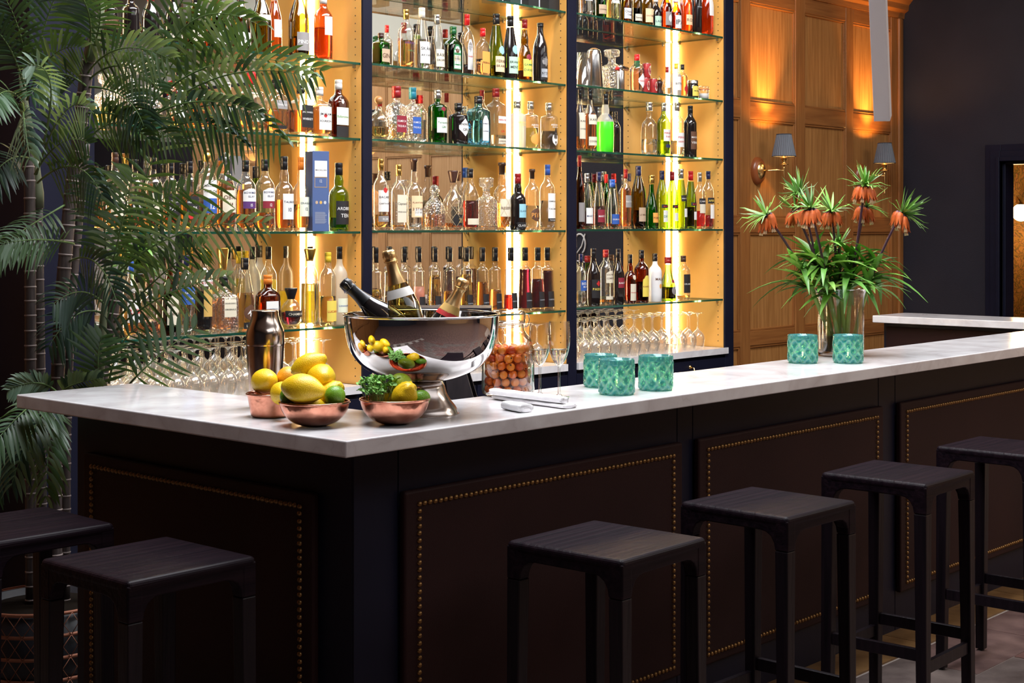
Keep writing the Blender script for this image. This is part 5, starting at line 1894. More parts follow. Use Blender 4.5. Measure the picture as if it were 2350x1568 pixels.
for sg in (1, -1):
    xr = Vector((RX, RY, 0)) * sg
    b.tube([xr * 39 * S + Vector((0, 0, 186 * S)), xr * 47 * S + Vector((0, 0, 184 * S)), xr * 49 * S + Vector((0, 0, 172 * S)), xr * 45 * S + Vector((0, 0, 158 * S)), xr * 38 * S + Vector((0, 0, 156 * S))], .0014, STEEL, 7)
b.tube([(38.5 * S * cos(q), 38.5 * S * sin(q), 157 * S) for q in [2 * pi * i / 24 for i in range(25)]], .0012, STEEL, 6)
b.build('wire_clip', t)
JL = liquid_mat('syrup', (1.0, .72, .48), 1.05)
CRAB = [mat('crab_apple_%s' % n_, c, .4, coat=.1, spec=.3) for n_, c in (('orange', (.72, .14, .012)), ('amber', (.78, .22, .02)), ('red', (.50, .05, .008)))]
cm = []
for m_ in CRAB:
    b = MB()
    R = .0165
    b.lathe([(0, -R)] + [(R * sin(a), -R * cos(a)) for a in [pi * i / 10 for i in range(1, 10)]] + [(.003, R * .93), (0, R * .86)], m_, 18)
    b.lathe([(.0035, R * .92), (.003, R * 1.03), (.0015, R * .98), (0, R * .9)], mat('calyx', (.06, .02, .01), .8), 8)
    cm.append(b.mesh('skin'))
pts = []
for ly in range(6):
    z = .0195 + ly * .0238
    ro = 44.5 * S * (1.0, 1.0, 1.0, 1.0, .99, .93)[ly]
    for rr, off in ((ro, 0), (ro - .0262, .5), (ro - .0515, 0)):
        k = max(1, int(2 * pi * max(rr, .002) / .0268)) if rr > .006 else 1
        for q in range(k):
            a = 2 * pi * (q + off * .5 + (.5 if ly % 2 else 0)) / k + ly * .13
            pts.append(Vector((rr * cos(a), rr * sin(a), z + RND.uniform(-.0012, .0012))))
for i, q in enumerate(pts):
    o = link('crab_apple', cm[RND.choice([0, 0, 1, 1, 2])])
    o.location = p + q
    s_ = RND.uniform(.77, .80)
    o.scale = (s_, s_, s_ * RND.uniform(.95, 1.0))
    o.rotation_euler = (RND.uniform(0, 3.1), RND.uniform(0, 3.1), RND.uniform(0, 6.2))
    tag(o, 'small orange crab apple packed in the clip-top jar', 'crab apple', 'crab apples in the preserving jar')

# champagne flutes
FW = thin_glass('flute_glass', (.97, .97, .97), .9, .01, .40, edge=(.52, .50, .48))
WINE = liquid_mat('sparkling', (.98, .90, .66), 1.33)
for (px, py, top, words) in ((1239, 908, 741, 'champagne flute half full of pale wine, nearer the crab apple jar'), (1283, 912, 738, 'champagne flute half full of pale wine, nearer the turquoise candles')):
    p = cpos(px, py)
    t = thing('champagne_flute', words, 'glass', p, 0, 'champagne flutes on the bar')
    S = depth_of(p.x, p.y) / FPX
    H = (py - top) * S
    R = .0335
    b = MB()
    cup = smooth_prof([(.0042, H * .405), (.011, H * .43), (.021, H * .50), (.0292, H * .60), (R, H * .72), (R * .98, H * .86), (R * .90, H)], 2)
    b.lathe(cup, FW, 28)
    b.build('bowl', t)
    b = MB()
    b.lathe([(0, 0), (.031, 0), (.031, .0012), (.012, .0035), (.0045, .010), (.0036, H * .2), (.0038, H * .36), (.0042, H * .405), (0, H * .41)], FW, 20)
    b.build('stem', t)
    b = MB()
    zl = H * .635
    b.lathe([(0, H * .418)] + [(r * .94, z) for r, z in cup if H * .42 < z < zl] + [(prof_r([(r, z) for r, z in cup], zl) * .94, zl), (0, zl)], WINE, 28)
    b.build('wine', t)

# linen napkins
LIN = mat('white_linen', (.80, .79, .80), .85)
noise_mix(LIN, (.88, .87, .89), (.93, .92, .93), (1, 1, 1), 60, 2)


def napkin(p, ang, ln, wd, ht, label, lay=5):
    """A rolled or folded cloth: soft rounded body with fold grooves along its sides."""
    t = thing('folded_napkin', label, 'napkin', p, ang, 'linen napkins on the bar')
    b = MB()
    n, q = 36, 8 * lay
    sec = []
    for i in range(n + 1):
        x = -ln / 2 + ln * i / n
        k = 1 + .03 * sin(x * 45) + .02 * sin(x * 110 + 1)
        e = min(1, min(i, n - i) / 1.5 * .12 + .88)
        for j in range(q):
            a = 2 * pi * j / q
            cy, sz = cos(a), sin(a)
            y = wd / 2 * k * e * abs(cy) ** .55 * (1 if cy > 0 else -1)
            z = ht / 2 * (1 + e * abs(sz) ** .75 * (1 if sz > 0 else -1))
            g = .0011 * abs(sin(z / ht * pi * lay + .4 * sin(x * 30))) if abs(sz) < .93 else 0
            y -= g * (1 if cy > 0 else -1)
            sec.append((x + .0025 * sin(z / ht * lay * pi) * (i == 0 or i == n), y, z + .0007 * sin(x * 80 + y * 90) * (sz > 0)))
    f = [(i * q + j, i * q + (j + 1) % q, (i + 1) * q + (j + 1) % q, (i + 1) * q + j) for i in range(n) for j in range(q)]
    f += [tuple(range(q))[::-1], tuple(range(n * q, n * q + q))]
    b.add(sec, f, LIN, True)
    b.build('cloth', t)
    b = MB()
    for sg in (-1, 1):                       # shade between the layers, painted as grey strips at both ends
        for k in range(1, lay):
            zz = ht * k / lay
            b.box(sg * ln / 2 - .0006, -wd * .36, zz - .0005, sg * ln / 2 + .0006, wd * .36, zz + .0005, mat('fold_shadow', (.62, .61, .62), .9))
    b.build('fold_shade', t)
    return t


pa, pb = cpos(1143, 915), cpos(1308, 938)
mid = (pa + pb) / 2
ang = atan2(pb.y - pa.y, pb.x - pa.x)
napkin(mid, ang, (pb - pa).length, .058, .012, 'long folded white linen napkin lying lowest before the flutes', 5)
napkin(mid + Vector((-.014, .008, .0135)), ang + .05, (pb - pa).length * .95, .036, .019, 'long narrow rolled napkin lying upon the other long one', 4)
pc = cpos(1186, 943)
napkin(pc, ang - .12, .098, .050, .023, 'short thick stack of folded white linen at the bar edge', 6)

# turquoise candle holders
CG = bpy.data.materials.new('turquoise_crackle_glass')
CG.use_nodes = True
N, L, b_ = nodes_of(CG)
b_.inputs['Roughness'].default_value = .16
b_.inputs['Metallic'].default_value = .15
b_.inputs['Transmission Weight'].default_value = .0
b_.inputs['Coat Weight'].default_value = .4
at = N.new('ShaderNodeAttribute')
at.attribute_name = 'relief'
tc = N.new('ShaderNodeTexCoord')
nz = N.new('ShaderNodeTexNoise')
nz.inputs['Scale'].default_value = 120
nz.inputs['Detail'].default_value = 6
L.new(tc.outputs['Object'], nz.inputs[0])
r1 = N.new('ShaderNodeValToRGB')
e = r1.color_ramp.elements
e[0].position, e[0].color = 0.0, (.003, .115, .165, 1)
e[1].position, e[1].color = 1.0, (.32, .50, .50, 1)
k = e.new(.45)
k.color = (.03, .24, .29, 1)
L.new(at.outputs['Fac'], r1.inputs[0])
r2 = N.new('ShaderNodeValToRGB')
e = r2.color_ramp.elements
e[0].position, e[0].color = .42, (.01, .19, .22, 1)
e[1].position, e[1].color = .66, (.24, .42, .32, 1)
L.new(nz.outputs[0], r2.inputs[0])
mx = N.new('ShaderNodeMix')
mx.data_type = 'RGBA'
mx.inputs[0].default_value = .4
L.new(r1.outputs[0], mx.inputs[6])
L.new(r2.outputs[0], mx.inputs[7])
L.new(mx.outputs[2], b_.inputs['Base Color'])
# the silvered layer lets part of the candle light through
tl = N.new('ShaderNodeBsdfTranslucent')
L.new(mx.outputs[2], tl.inputs[0])
tr = N.new('ShaderNodeBsdfTransparent')
tr.inputs[0].default_value = (.45, .80, .70, 1)
m1 = N.new('ShaderNodeMixShader')
m1.inputs[0].default_value = .35
L.new(b_.outputs[0], m1.inputs[1])
L.new(tl.outputs[0], m1.inputs[2])
r3 = N.new('ShaderNodeValToRGB')
e = r3.color_ramp.elements
e[0].position, e[0].color = .54, (.12, .12, .12, 1)
e[1].position, e[1].color = .63, (.85, .85, .85, 1)
L.new(nz.outputs[0], r3.inputs[0])
m2 = N.new('ShaderNodeMixShader')
L.new(r3.outputs[0], m2.inputs[0])
L.new(m1.outputs[0], m2.inputs[1])
L.new(tr.outputs[0], m2.inputs[2])
out = [n for n in N if n.type == 'OUTPUT_MATERIAL'][0]
L.new(m2.outputs[0], out.inputs[0])
WAX = mat('tealight_wax', (.85, .78, .66), .5, sss=.2)
FLAME = emis('candle_flame', (1.0, .55, .18), 60.0)


def candle_holder(px, py, R, H, label):
    p = cpos(px, py)
    t = thing('candle_holder', label, 'candle holder', p, RND.uniform(0, 1), 'turquoise candle glasses on the bar')
    seg, rows = 96, 44
    v, f, rel = [], [], []
    rowz = [i / (rows - 1) for i in range(rows)]

    def relief(a, z):
        if z > .86 or z < .03:
            return .55
        kz = (z - .03) / .83 * 2.0 * pi
        d = abs(cos(5 * a + kz) * cos(5 * a - kz))
        return min(1, max(0, 1.05 - 1.35 * d))
    for z in rowz:
        for i in range(seg):
            a = 2 * pi * i / seg
            q = relief(a, z)
            r = R * (1 - .05 * (1 - z) * (z < .06)) + .0034 * (q - .5)
            if z > .96:
                r -= .001
            v.append((r * cos(a), r * sin(a), z * H))
            rel.append(q)
    for j in range(rows - 1):
        for i in range(seg):
            k = (i + 1) % seg
            f.append((j * seg + i, j * seg + k, (j + 1) * seg + k, (j + 1) * seg + i))
    n0 = len(v)
    for (r, z) in ((R - .0042, H), (R - .005, H * .5), (R - .007, .006)):
        for i in range(seg):
            a = 2 * pi * i / seg
            v.append((r * cos(a), r * sin(a), z))
            rel.append(.6)
    for j, (a0, b0) in enumerate((((rows - 1) * seg, n0), (n0, n0 + seg), (n0 + seg, n0 + 2 * seg))):
        for i in range(seg):
            k = (i + 1) % seg
            f.append((a0 + i, a0 + k, b0 + k, b0 + i))
    f.append(tuple(range(seg))[::-1])
    f.append(tuple(range(n0 + 2 * seg, n0 + 3 * seg)))
    me = bpy.data.meshes.new('glass')
    me.from_pydata(v, [], f)
    me.materials.append(CG)
    me.polygons.foreach_set('use_smooth', [True] * (len(f) - 2) + [False] * 2)
    al = me.attributes.new('relief', 'FLOAT', 'POINT')
    al.data.foreach_set('value', rel)
    me.update()
    link('glass', me, t)
    b = MB()
    b.lathe([(0, .007), (.019, .007), (.0195, .022), (.0185, .0225), (0, .0205)], WAX, 20)
    tl_ = b.build('tealight', t)
    b = MB()
    b.lathe([(0, .024), (.0026, .028), (.0034, .034), (.002, .043), (0, .050)], FLAME, 10)
    b.build('flame', t)
    d = bpy.data.lights.new('candle_light', 'POINT')
    d.energy = .9
    d.color = (1, .6, .25)
    d.shadow_soft_size = .004
    lo = bpy.data.objects.new('candle_light', d)
    COL.objects.link(lo)
    lo.location = p + Vector((0, 0, .060))


candle_holder(1378, 888, .0530, .1035, 'turquoise dimpled candle glass standing behind its neighbour near the flutes')
candle_holder(1415, 905, .0545, .107, 'turquoise dimpled candle glass in front of the group of three')
candle_holder(1505, 895, .0540, .1075, 'turquoise dimpled candle glass set apart, nearest the open marble')
candle_holder(1842, 833, .0555, .1055, 'turquoise dimpled candle glass before the vase, nearer the bar corner')
candle_holder(1946, 833, .0555, .1055, 'darker turquoise candle glass before the vase, farther along')

# ---------------------------------------------------------------- vase of crown imperials
VP = cpos(1930, 817)
VD = depth_of(VP.x, VP.y)
VS = VD / FPX
vt = thing('glass_vase', 'tall clear glass vase half hidden by two candle glasses', 'vase', VP)
b = MB()
vpf = smooth_prof([(.070, .001), (.088, .004), (.089, .02), (.090, .10), (.088, .18), (.090, .225), (.099, .258), (.103, .266)], 2)
b.lathe([(0, .001)] + vpf + [(r - .0035, z) for r, z in vpf[::-1]] + [(0, .02)], thin_glass('vase_glass', (.97, .97, .96), .6, .01, .38, edge=(.70, .66, .62)), 48)
b.build('glass', vt)
b = MB()
b.lathe([(0, .021), (.084, .021), (.0855, .08), (0, .08)], liquid_mat('vase_water', (.92, .95, .92), 1.33), 40)
b.build('water', vt)
LEAF = [mat('leaf_fresh_%d' % i, c, .42, sss=.0) for i, c in enumerate(((.15, .35, .05), (.23, .46, .085), (.10, .27, .04)))]
LEAFP = mat('leaf_pale_side', (.26, .42, .20), .45)
STG, STP = mat('stem_green', (.26, .36, .08), .5), mat('stem_purple', (.045, .015, .03), .4)
PETAL = mat('petal_orange', (.55, .09, .02), .55, spec=.25)
noise_mix(PETAL, (.40, .062, .012), (.54, .115, .020), (1, 1, 1), 60, 3)
DKP = mat('petal_base_purple', (.06, .015, .04), .5)
STAM = mat('stamen_cream', (.75, .55, .35), .6)
UPV = Vector((0, 0, 1))
RV = Vector((RX, RY, 0))
FV = Vector((FX, FY, 0))


def bell_mesh():
    b = MB()
    for k in range(6):
        a0 = k * pi / 3
        rr = [(.004, 0), (.0115, -.006), (.0145, -.018), (.0145, -.032), (.0130, -.043), (.0150, -.052)]
        hw = [.35, .50, .53, .50, .36, .06]
        v = []
        for (r, z), h_ in zip(rr, hw):
            for q in (-1, -.5, 0, .5, 1):
                r2 = r + (.0006 if k % 2 else 0) + .0012 * (1 - abs(q))
                v.append((r2 * cos(a0 + h_ * q), r2 * sin(a0 + h_ * q), z))
        b.add(v, [(j * 5 + i, j * 5 + i + 1, (j + 1) * 5 + i + 1, (j + 1) * 5 + i) for j in range(5) for i in range(4)], PETAL, True)
    b.lathe([(0, .003), (.0045, .002), (.0085, -.004), (.0118, -.0085)], DKP, 12)
    for k in range(6):
        a0 = k * pi / 3 + .5
        b.tube([(.002 * cos(a0), .002 * sin(a0), -.01), (.005 * cos(a0), .005 * sin(a0), -.050), (.006 * cos(a0), .006 * sin(a0), -.060)], [.0006, .0006, .0017], STAM, 5)
    return b.mesh('bell_flower')


BELL = bell_mesh()
lm = []
for i in range(6):      # strap leaves, base at the origin, growing along +x and bending down
    b = MB()
    l_, d_, t_ = ((.10, .02, 0), (.12, .05, .1), (.09, .035, .2), (.13, .09, 0), (.11, .01, .2), (.14, .12, .1))[i]
    pts = [(l_ * s, t_ * l_ * s * s * .6, l_ * .22 * s - d_ * s ** 2.2) for s in [q / 7 for q in range(8)]]
    wd = [.003, .0075, .0105, .0115, .0105, .0085, .005, .0006]
    b.blade(pts, wd, Vector((0, 1, 0)), LEAF[i % 3], .35)
    lm.append(b.mesh('leaf'))


def crown_flower(head, ctrl, base, nb, label, tilt=0.0, crown=1.0, bells=True, fwd=0.0, lf=24, cw=1.0):
    """head: pixel where the bells hang from; ctrl and base: pixels along the stem. fwd shifts the head towards the camera (m)."""
    h = at_depth(head[0], head[1], VD - fwd)
    c = at_depth(ctrl[0], ctrl[1], VD - fwd * .5)
    bs = Vector((VP.x, VP.y, 0)) + RV * base[0] + FV * base[1]
    bs.z = ZC + .026
    t = thing('crown_imperial', label, 'flower', bs, 0, 'crown imperial flowers in the vase')
    pts = bez((0, 0, 0), (c - bs), (h - bs), 16)
    # keep the stem inside the vase mouth
    b = MB()
    b.tube(pts[:9], [.0085] * 9, STG, 10)
    b.build('lower_stem', t)
    b = MB()
    b.tube(pts[8:], [.0065, .006, .0055, .005, .005, .0048, .0045, .0045], STP, 10)
    b.build('stem', t)
    ax = (pts[-1] - pts[-3]).normalized()
    up = (ax * .6 + UPV * .6 + RV * tilt).normalized()
    T = frame_T(pts[-1], up)
    if bells:
        for k in range(nb):
            a = 2 * pi * k / nb + RND.uniform(-.25, .25)
            d = (T.to_3x3() @ Vector((cos(a), sin(a), 0)))
            o_ = pts[-1] + d * .018 * cw + up * .004
            dn = (-UPV + d * .30 + RND.uniform(-.05, .05) * RV).normalized()
            o = link('bell_flower', BELL, t)
            o.matrix_local = frame_T(o_, -dn)
            s_ = RND.uniform(.98, 1.15)
            o.scale = (s_, s_, s_ * 1.05)
        b = MB()
        for k in range(nb):
            a = 2 * pi * k / nb
            d = (T.to_3x3() @ Vector((cos(a), sin(a), 0)))
            b.tube([pts[-1], pts[-1] + d * .010 + up * .012, pts[-1] + d * .018 * cw + up * .004], .0018, STP, 6)
        b.build('flower_stalks', t)
    b = MB()
    for k in range(int(34 * crown)):
        a = RND.uniform(0, 2 * pi)
        el = RND.uniform(.1, 1.25)
        d = (T.to_3x3() @ Vector((cos(a) * cos(el), sin(a) * cos(el), sin(el)))).normalized()
        ln = RND.uniform(.065, .125)
        o_ = pts[-1] + up * .010
        cv = [o_ + d * ln * s - UPV * (.030 if el < .6 else .008) * s ** 2.2 * RND.uniform(.6, 1.4) + up * .006 * s for s in [q / 5 for q in range(6)]]
        b.blade(cv, [.0018, .0044, .0055, .0048, .0030, .0003], d.cross(up), RND.choice(LEAF + [LEAFP]), .4)
    b.build('leaf_tuft', t)
    # strap leaves on the lower stem
    for k in range(lf):
        s = RND.uniform(.40, .62)
        i = min(int(s * 15), 14)
        q = pts[i].lerp(pts[i + 1], s * 15 - i)
        out = (pts[7].copy())
        out.z = 0
        a = RND.uniform(0, 2 * pi)
        d = Vector((cos(a), sin(a), 0)) + out.normalized() * .5
        d.z = RND.uniform(-.1, .95)
        me = RND.choice(lm)
        o = link('leaf', me, t)
        o.matrix_local = frame_T(q, Vector((0, 0, 1)) - d.normalized() * d.normalized().z * .999 if abs(d.normalized().z) < .98 else Vector((1, 0, 0)), d)
        s_ = RND.uniform(.95, 1.6)
        o.scale = (s_, s_, s_)


crown_flower((1762, 498), (1868, 640), (-.035, -.02), 5, 'crown imperial leaning farthest out towards the shelving, bells half open', -.6, .8, fwd=.08)
crown_flower((1838, 450), (1880, 610), (-.02, .03), 4, 'tall crown imperial with curling green tuft behind the wall lamp line', -.5, 1.1, fwd=-.06)
crown_flower((1862, 484), (1900, 640), (-.01, -.03), 6, 'crown imperial with full ring of dark topped orange bells, left of middle', -.1, .9, fwd=.12)
crown_flower((1826, 486), (1890, 620), (.01, .03), 4, 'lower crown imperial with pale orange bells behind the full one', -.2, .3, fwd=-.02)
crown_flower((1909, 490), (1925, 640), (.0, .02), 5, 'pale orange crown imperial with light green tuft in the middle', .0, .8, fwd=0)
crown_flower((1984, 432), (1955, 640), (.015, .0), 7, 'tallest crown imperial with thick ring of orange bells', .05, 1.2, cw=1.2, fwd=.02)
crown_flower((1984, 480), (1950, 620), (.03, .03), 5, 'crown imperial hanging directly under the tallest one', .25, .5, fwd=-.06)
crown_flower((2066, 494), (1985, 640), (.04, -.01), 5, 'crown imperial leaning towards the dark wall with curling tuft', .9, 1.1, fwd=.03)
crown_flower((1925, 570), (1928, 660), (.02, .0), 3, 'leafy crown imperial stem without open flowers', .0, .6, bells=False, lf=22)

# ---------------------------------------------------------------- wall lamps on the oak wall
SHADE = mat('grey_pleated_shade', (.13, .14, .16), .7)


def sconce(px, py, label):
    """px, py: middle of the shade in the photograph."""
    p = on_y(px, py, YW - .17)
    t = thing('wall_lamp', label, 'lamp', (p.x, p.y, p.z), 0, 'brass wall lamps on the oak wall')
    b = MB()
    v, f = [], []
    n = 60
    for (r, z) in ((.076, -.073), (.076, -.069), (.047, .066), (.047, .070)):
        for i in range(n):
            a = 2 * pi * i / n
            q = r + (.0018 if i % 2 else -.0018)
            v.append((q * cos(a), q * sin(a), z))
    for j in range(3):
        for i in range(n):
            k = (i + 1) % n
            f.append((j * n + i, j * n + k, (j + 1) * n + k, (j + 1) * n + i))
    b.add(v, f, SHADE)
    o = b.build('shade', t)
    md = o.modifiers.new('solid', 'SOLIDIFY')
    md.thickness = .0015
    for (r, z) in ((.0775, -.073), (.048, .070)):
        b = MB()
        b.lathe([(r + .002 * cos(q), z + .0025 * sin(q)) for q in [0, 1.57, 3.14, 4.71, 6.28]], mat('shade_trim', (.07, .07, .075), .6), 40)
        b.build('shade_trim', t)
    b = MB()
    b.lathe([(0, -.125), (.004, -.13), (.03, -.128), (.031, -.125), (.012, -.122), (.012, -.10), (.016, -.098), (.016, -.088), (.028, -.086), (.028, -.083), (.013, -.082), (.013, -.06), (0, -.06)], BRASS, 20)
    b.lathe([(0, -.30), (.007, -.295), (.007, -.285), (.004, -.27), (.004, -.22), (.008, -.20), (.004, -.18), (.007, -.15), (.004, -.128), (0, -.128)], BRASS, 14)
    b.build('candle_arm', t)
    b = MB()
    b.lathe([(0, -.082), (.012, -.082), (.012, -.045), (0, -.045)], emis('lamp_socket_glow', (1.0, .66, .30), 7), 14)
    b.lathe([(0, -.045), (.014, -.03), (.018, -.005), (.013, .02), (0, .035)], emis('lamp_bulb', (1.0, .62, .25), 14), 14)
    b.build('bulb', t)
    b = MB()
    dx, dz = -.075, -.165
    b.tube([(0, 0, dz), (-.012, .04, dz + .004), (dx * .8, .07, dz), (dx, .115, dz)], .006, BRASS, 10)
    b.build('arm', t)
    b = MB()
    T = Matrix.Translation((dx, .134, dz)) @ Matrix.Rotation(pi / 2, 4, 'X')
    b.lathe([(0, .035), (.014, .034), (.03, .026), (.042, .012), (.046, .0)], BRASS, 28, T=T @ Matrix.Scale(1.35, 4, Vector((0, 1, 0))))
    b.build('backplate', t)
    b = MB()
    b.lathe([(0, .012), (.040, .012), (.058, .006), (.068, -.008), (.070, -.028)], mat('turned_wood_block', (.26, .07, .018), .3), 36, T=T @ Matrix.Scale(1.3, 4, Vector((0, 1, 0))))
    b.build('wall_block', t)
    d = bpy.data.lights.new('lamp_light', 'POINT')
    d.energy = 10
    d.color = (1, .47, .11)
    d.shadow_soft_size = .012
    lo = bpy.data.objects.new('lamp_light', d)
    COL.objects.link(lo)
    lo.location = (p.x, p.y, p.z + .047)
    d = bpy.data.lights.new('lamp_light_up', 'SPOT')
    d.energy = 100
    d.color = (1, .50, .14)
    d.spot_size = radians(64)
    d.spot_blend = 1.0
    d.shadow_soft_size = .03
    lo = bpy.data.objects.new('lamp_light_up', d)
    COL.objects.link(lo)
    lo.location = (p.x, p.y, p.z + .04)
    lo.rotation_euler = (pi + radians(-12), 0, 0)
    d2 = bpy.data.lights.new('lamp_light_down', 'POINT')
    d2.energy = 2.2
    d2.color = (1, .55, .2)
    d2.shadow_soft_size = .015
    lo2 = bpy.data.objects.new('lamp_light_down', d2)
    COL.objects.link(lo2)
    lo2.location = (p.x, p.y, p.z - .035)


sconce(1799, 333, 'brass wall lamp with grey pleated shade, nearer the shelving')
sconce(2030, 351, 'brass wall lamp with grey pleated shade, behind the tallest flower')
# the wall opposite carries the same lamps, seen small in the mirror
for yy, wd in ((-.35, 'brass wall lamp seen reflected in the middle bay mirror'), (-2.2, 'brass wall lamp seen reflected in the palm-side mirror')):
    t = thing('wall_lamp', wd, 'lamp', (XW - .17, yy, 2.15), 0, 'wall lamps on the pale oak wall')
    b = MB()
    b.lathe([(.084, -.075), (.052, .072)], SHADE, 30)
    b.build('shade', t)
    b = MB()
    b.lathe([(0, -.13), (.03, -.128), (.012, -.122), (.012, -.06), (0, -.06)], BRASS, 16)
    b.tube([(0, 0, -.165), (.07, 0, -.16), (.135, 0, -.165)], .006, BRASS, 8)
    b.build('arm', t)
    d = bpy.data.lights.new('lamp_light', 'POINT')
    d.energy = 16
    d.color = (1, .55, .2)
    lo = bpy.data.objects.new('lamp_light', d)
    COL.objects.link(lo)
    lo.location = (XW - .17, yy, 2.16)

# ---------------------------------------------------------------- hanging square bar
pb_ = at_depth(2026, 272, 5.0)
pt_ = at_depth(1998, -420, 4.6)
t = thing('hanging_light_bar', 'pale grey square metal bar hanging from above before the oak wall', 'light fitting', pb_)
b = MB()
fr_ = MATS.get('pale_metal') or mat('pale_metal', (.72, .68, .68), .55)
T = frame_T((0, 0, 0), (pt_ - pb_), Vector((RX, RY, 0)) * .93 + Vector((-FX, -FY, 0)) * .36)
Lh = (Vector((0, 0, HW - .1)) - Vector((0, 0, pb_.z))).length
Lh = (HW - pb_.z) / (pt_ - pb_).normalized().z
b.box(-.026, -.026, 0, .026, .026, Lh - .02, fr_, T)
b.build('bar', t, .0008)
b = MB()
b.box(-.0262, -.020, 0, -.0261, .020, .001, fr_, T)
b.lathe([(0, Lh - .05), (.06, Lh - .05), (.06, Lh - .012), (0, Lh - .012)], fr_, 20, T=T)
b.build('ceiling_mount', t)

# ---------------------------------------------------------------- tapered plank stand behind the bar
DW = wood('dark_plank', (.012, .009, .012), (.026, .018, .022), .5)
pA, pB_ = at_depth(905, 708, 4.95), at_depth(1034, 708, 4.95)
cx_ = (pA + pB_) / 2
wtop = (pB_ - pA).length / 2
t = thing('plank_stand', 'tapered stand of dark planks behind the champagne bowl', 'stand', (cx_.x, cx_.y, 0), atan2(RY, RX))
zt = 1.335
slope = .43
for sd in (0, 1, 2, 3):
    T = Matrix.Rotation(sd * pi / 2, 4, 'Z')
    for k in range(4):
        b = MB()
        def xx(q, z):
            return (-1 + 2 * q / 4) * (wtop + (zt - z) * .30)
        x0, x1, x2, x3 = xx(k, 0) + .003, xx(k + 1, 0) - .003, xx(k + 1, zt) - .0015, xx(k, zt) + .0015
        y0, y1 = -(wtop + zt * .30) * .7, -(wtop) * .7
        if sd % 2:
            continue
        v = [(x0, y0, 0), (x1, y0, 0), (x2, y1, zt - .012), (x3, y1, zt - .012), (x0, y0 + .018, 0), (x1, y0 + .018, 0), (x2, y1 + .018, zt - .012), (x3, y1 + .018, zt - .012)]
        b.add(v, [(0, 1, 2, 3), (7, 6, 5, 4), (0, 4, 5, 1), (1, 5, 6, 2), (2, 6, 7, 3), (3, 7, 4, 0)], DW, False, T)
        b.build('plank', t, .002)
b = MB()
b.box(-wtop - .03, -wtop * .7 - .02, zt - .010, wtop + .135, wtop * .7 + .02, zt + .008, DW)
b.build('top_board', t, .002)

# ================================================================ PALMS
PAL = [mat('palm_green_%d' % i, c, .38) for i, c in enumerate(((.036, .080, .040), (.055, .112, .048), (.125, .20, .135), (.027, .058, .042)))]  # palest green has the daylight on lit fronds put into its colour
for m_ in PAL:
    N, L, b_ = nodes_of(m_)
    tl_ = N.new('ShaderNodeBsdfTranslucent')
    c_ = b_.inputs['Base Color'].default_value
    tl_.inputs[0].default_value = (c_[0] * 1.7, c_[1] * 1.4, c_[2] * .5, 1)
    mx_ = N.new('ShaderNodeMixShader')
    mx_.inputs[0].default_value = .32
    L.new(b_.outputs[0], mx_.inputs[1])
    L.new(tl_.outputs[0], mx_.inputs[2])
    o_ = [q for q in N if q.type == 'OUTPUT_MATERIAL'][0]
    L.new(mx_.outputs[0], o_.inputs[0])
PALS = mat('palm_rachis', (.10, .17, .05), .5)
CANE = mat('palm_cane', (.045, .032, .030), .55)
noise_mix(CANE, (.030, .020, .020), (.075, .055, .048), (40, 40, 2), 3, 4)
CRING = mat('cane_ring', (.22, .17, .155), .6)
SHEATH = mat('palm_sheath', (.10, .115, .06), .5)


def frond(parent, org, pts_px, D, leaf_px, m_i, n=46, hang=.35, dens=1.0, wpx=4.0, twist=0.0, ends=(.15, 1.0)):
    """pts_px: base, control, tip in photograph pixels with a depth each; leaflets leave the midrib on both sides."""
    a, c, e = [at_depth(q[0], q[1], q[2] if len(q) > 2 else D) - org for q in pts_px]
    cv = bez(a, c, e, 25)
    s_ = D / FPX
    n = max(10, int(n * .37))
    hang *= .75
    wpx *= 1.12
    leaf_px *= .95
    b = MB()
    b.tube(cv, [(2.8 - 2.4 * i / 24) * s_ for i in range(25)], PALS, 6)
    L0 = leaf_px * s_
    Lr = sum(((cv[i + 1] - cv[i]).length for i in range(24)))
    for i in range(n):
        u = ends[0] + (ends[1] - ends[0]) * (i + .5) / n
        q = u * 24
        k = min(int(q), 23)
        pnt = cv[k].lerp(cv[k + 1], q - k)
        tan = (cv[k + 1] - cv[k]).normalized()
        view = Vector((FX, FY, 0))
        side0 = tan.cross(view).normalized()
        for sg in (1, -1):
            w_ = (u - ends[0]) / (ends[1] - ends[0])
            ln = L0 * (.55 + 1.0 * sin(pi * min(1, w_ * .85 + .12)) * .6) * RND.uniform(.85, 1.1) * (1 if w_ < .85 else 1 - (w_ - .85) * 2.2)
            sd = (side0 * sg * cos(twist) + view * sg * sin(twist) * .6)
            fwd = .42 + .75 * w_
            d = (sd + tan * fwd + view * RND.uniform(-.22, .22) + RND.uniform(-.06, .06) * UPV).normalized()
            dr = hang * ln * RND.uniform(.7, 1.3)
            pp = [pnt + d * ln * t_ - UPV * dr * t_ ** 2 for t_ in (0, .25, .5, .75, 1)]
            ww = wpx * s_ * RND.uniform(.85, 1.1)
            b.blade(pp, [ww * .35, ww * .9, ww, ww * .7, ww * .05], tan + view * .3 * sg, PAL[(m_i + (RND.random() < .3)) % 4], .35)
    return b.build('frond', parent)


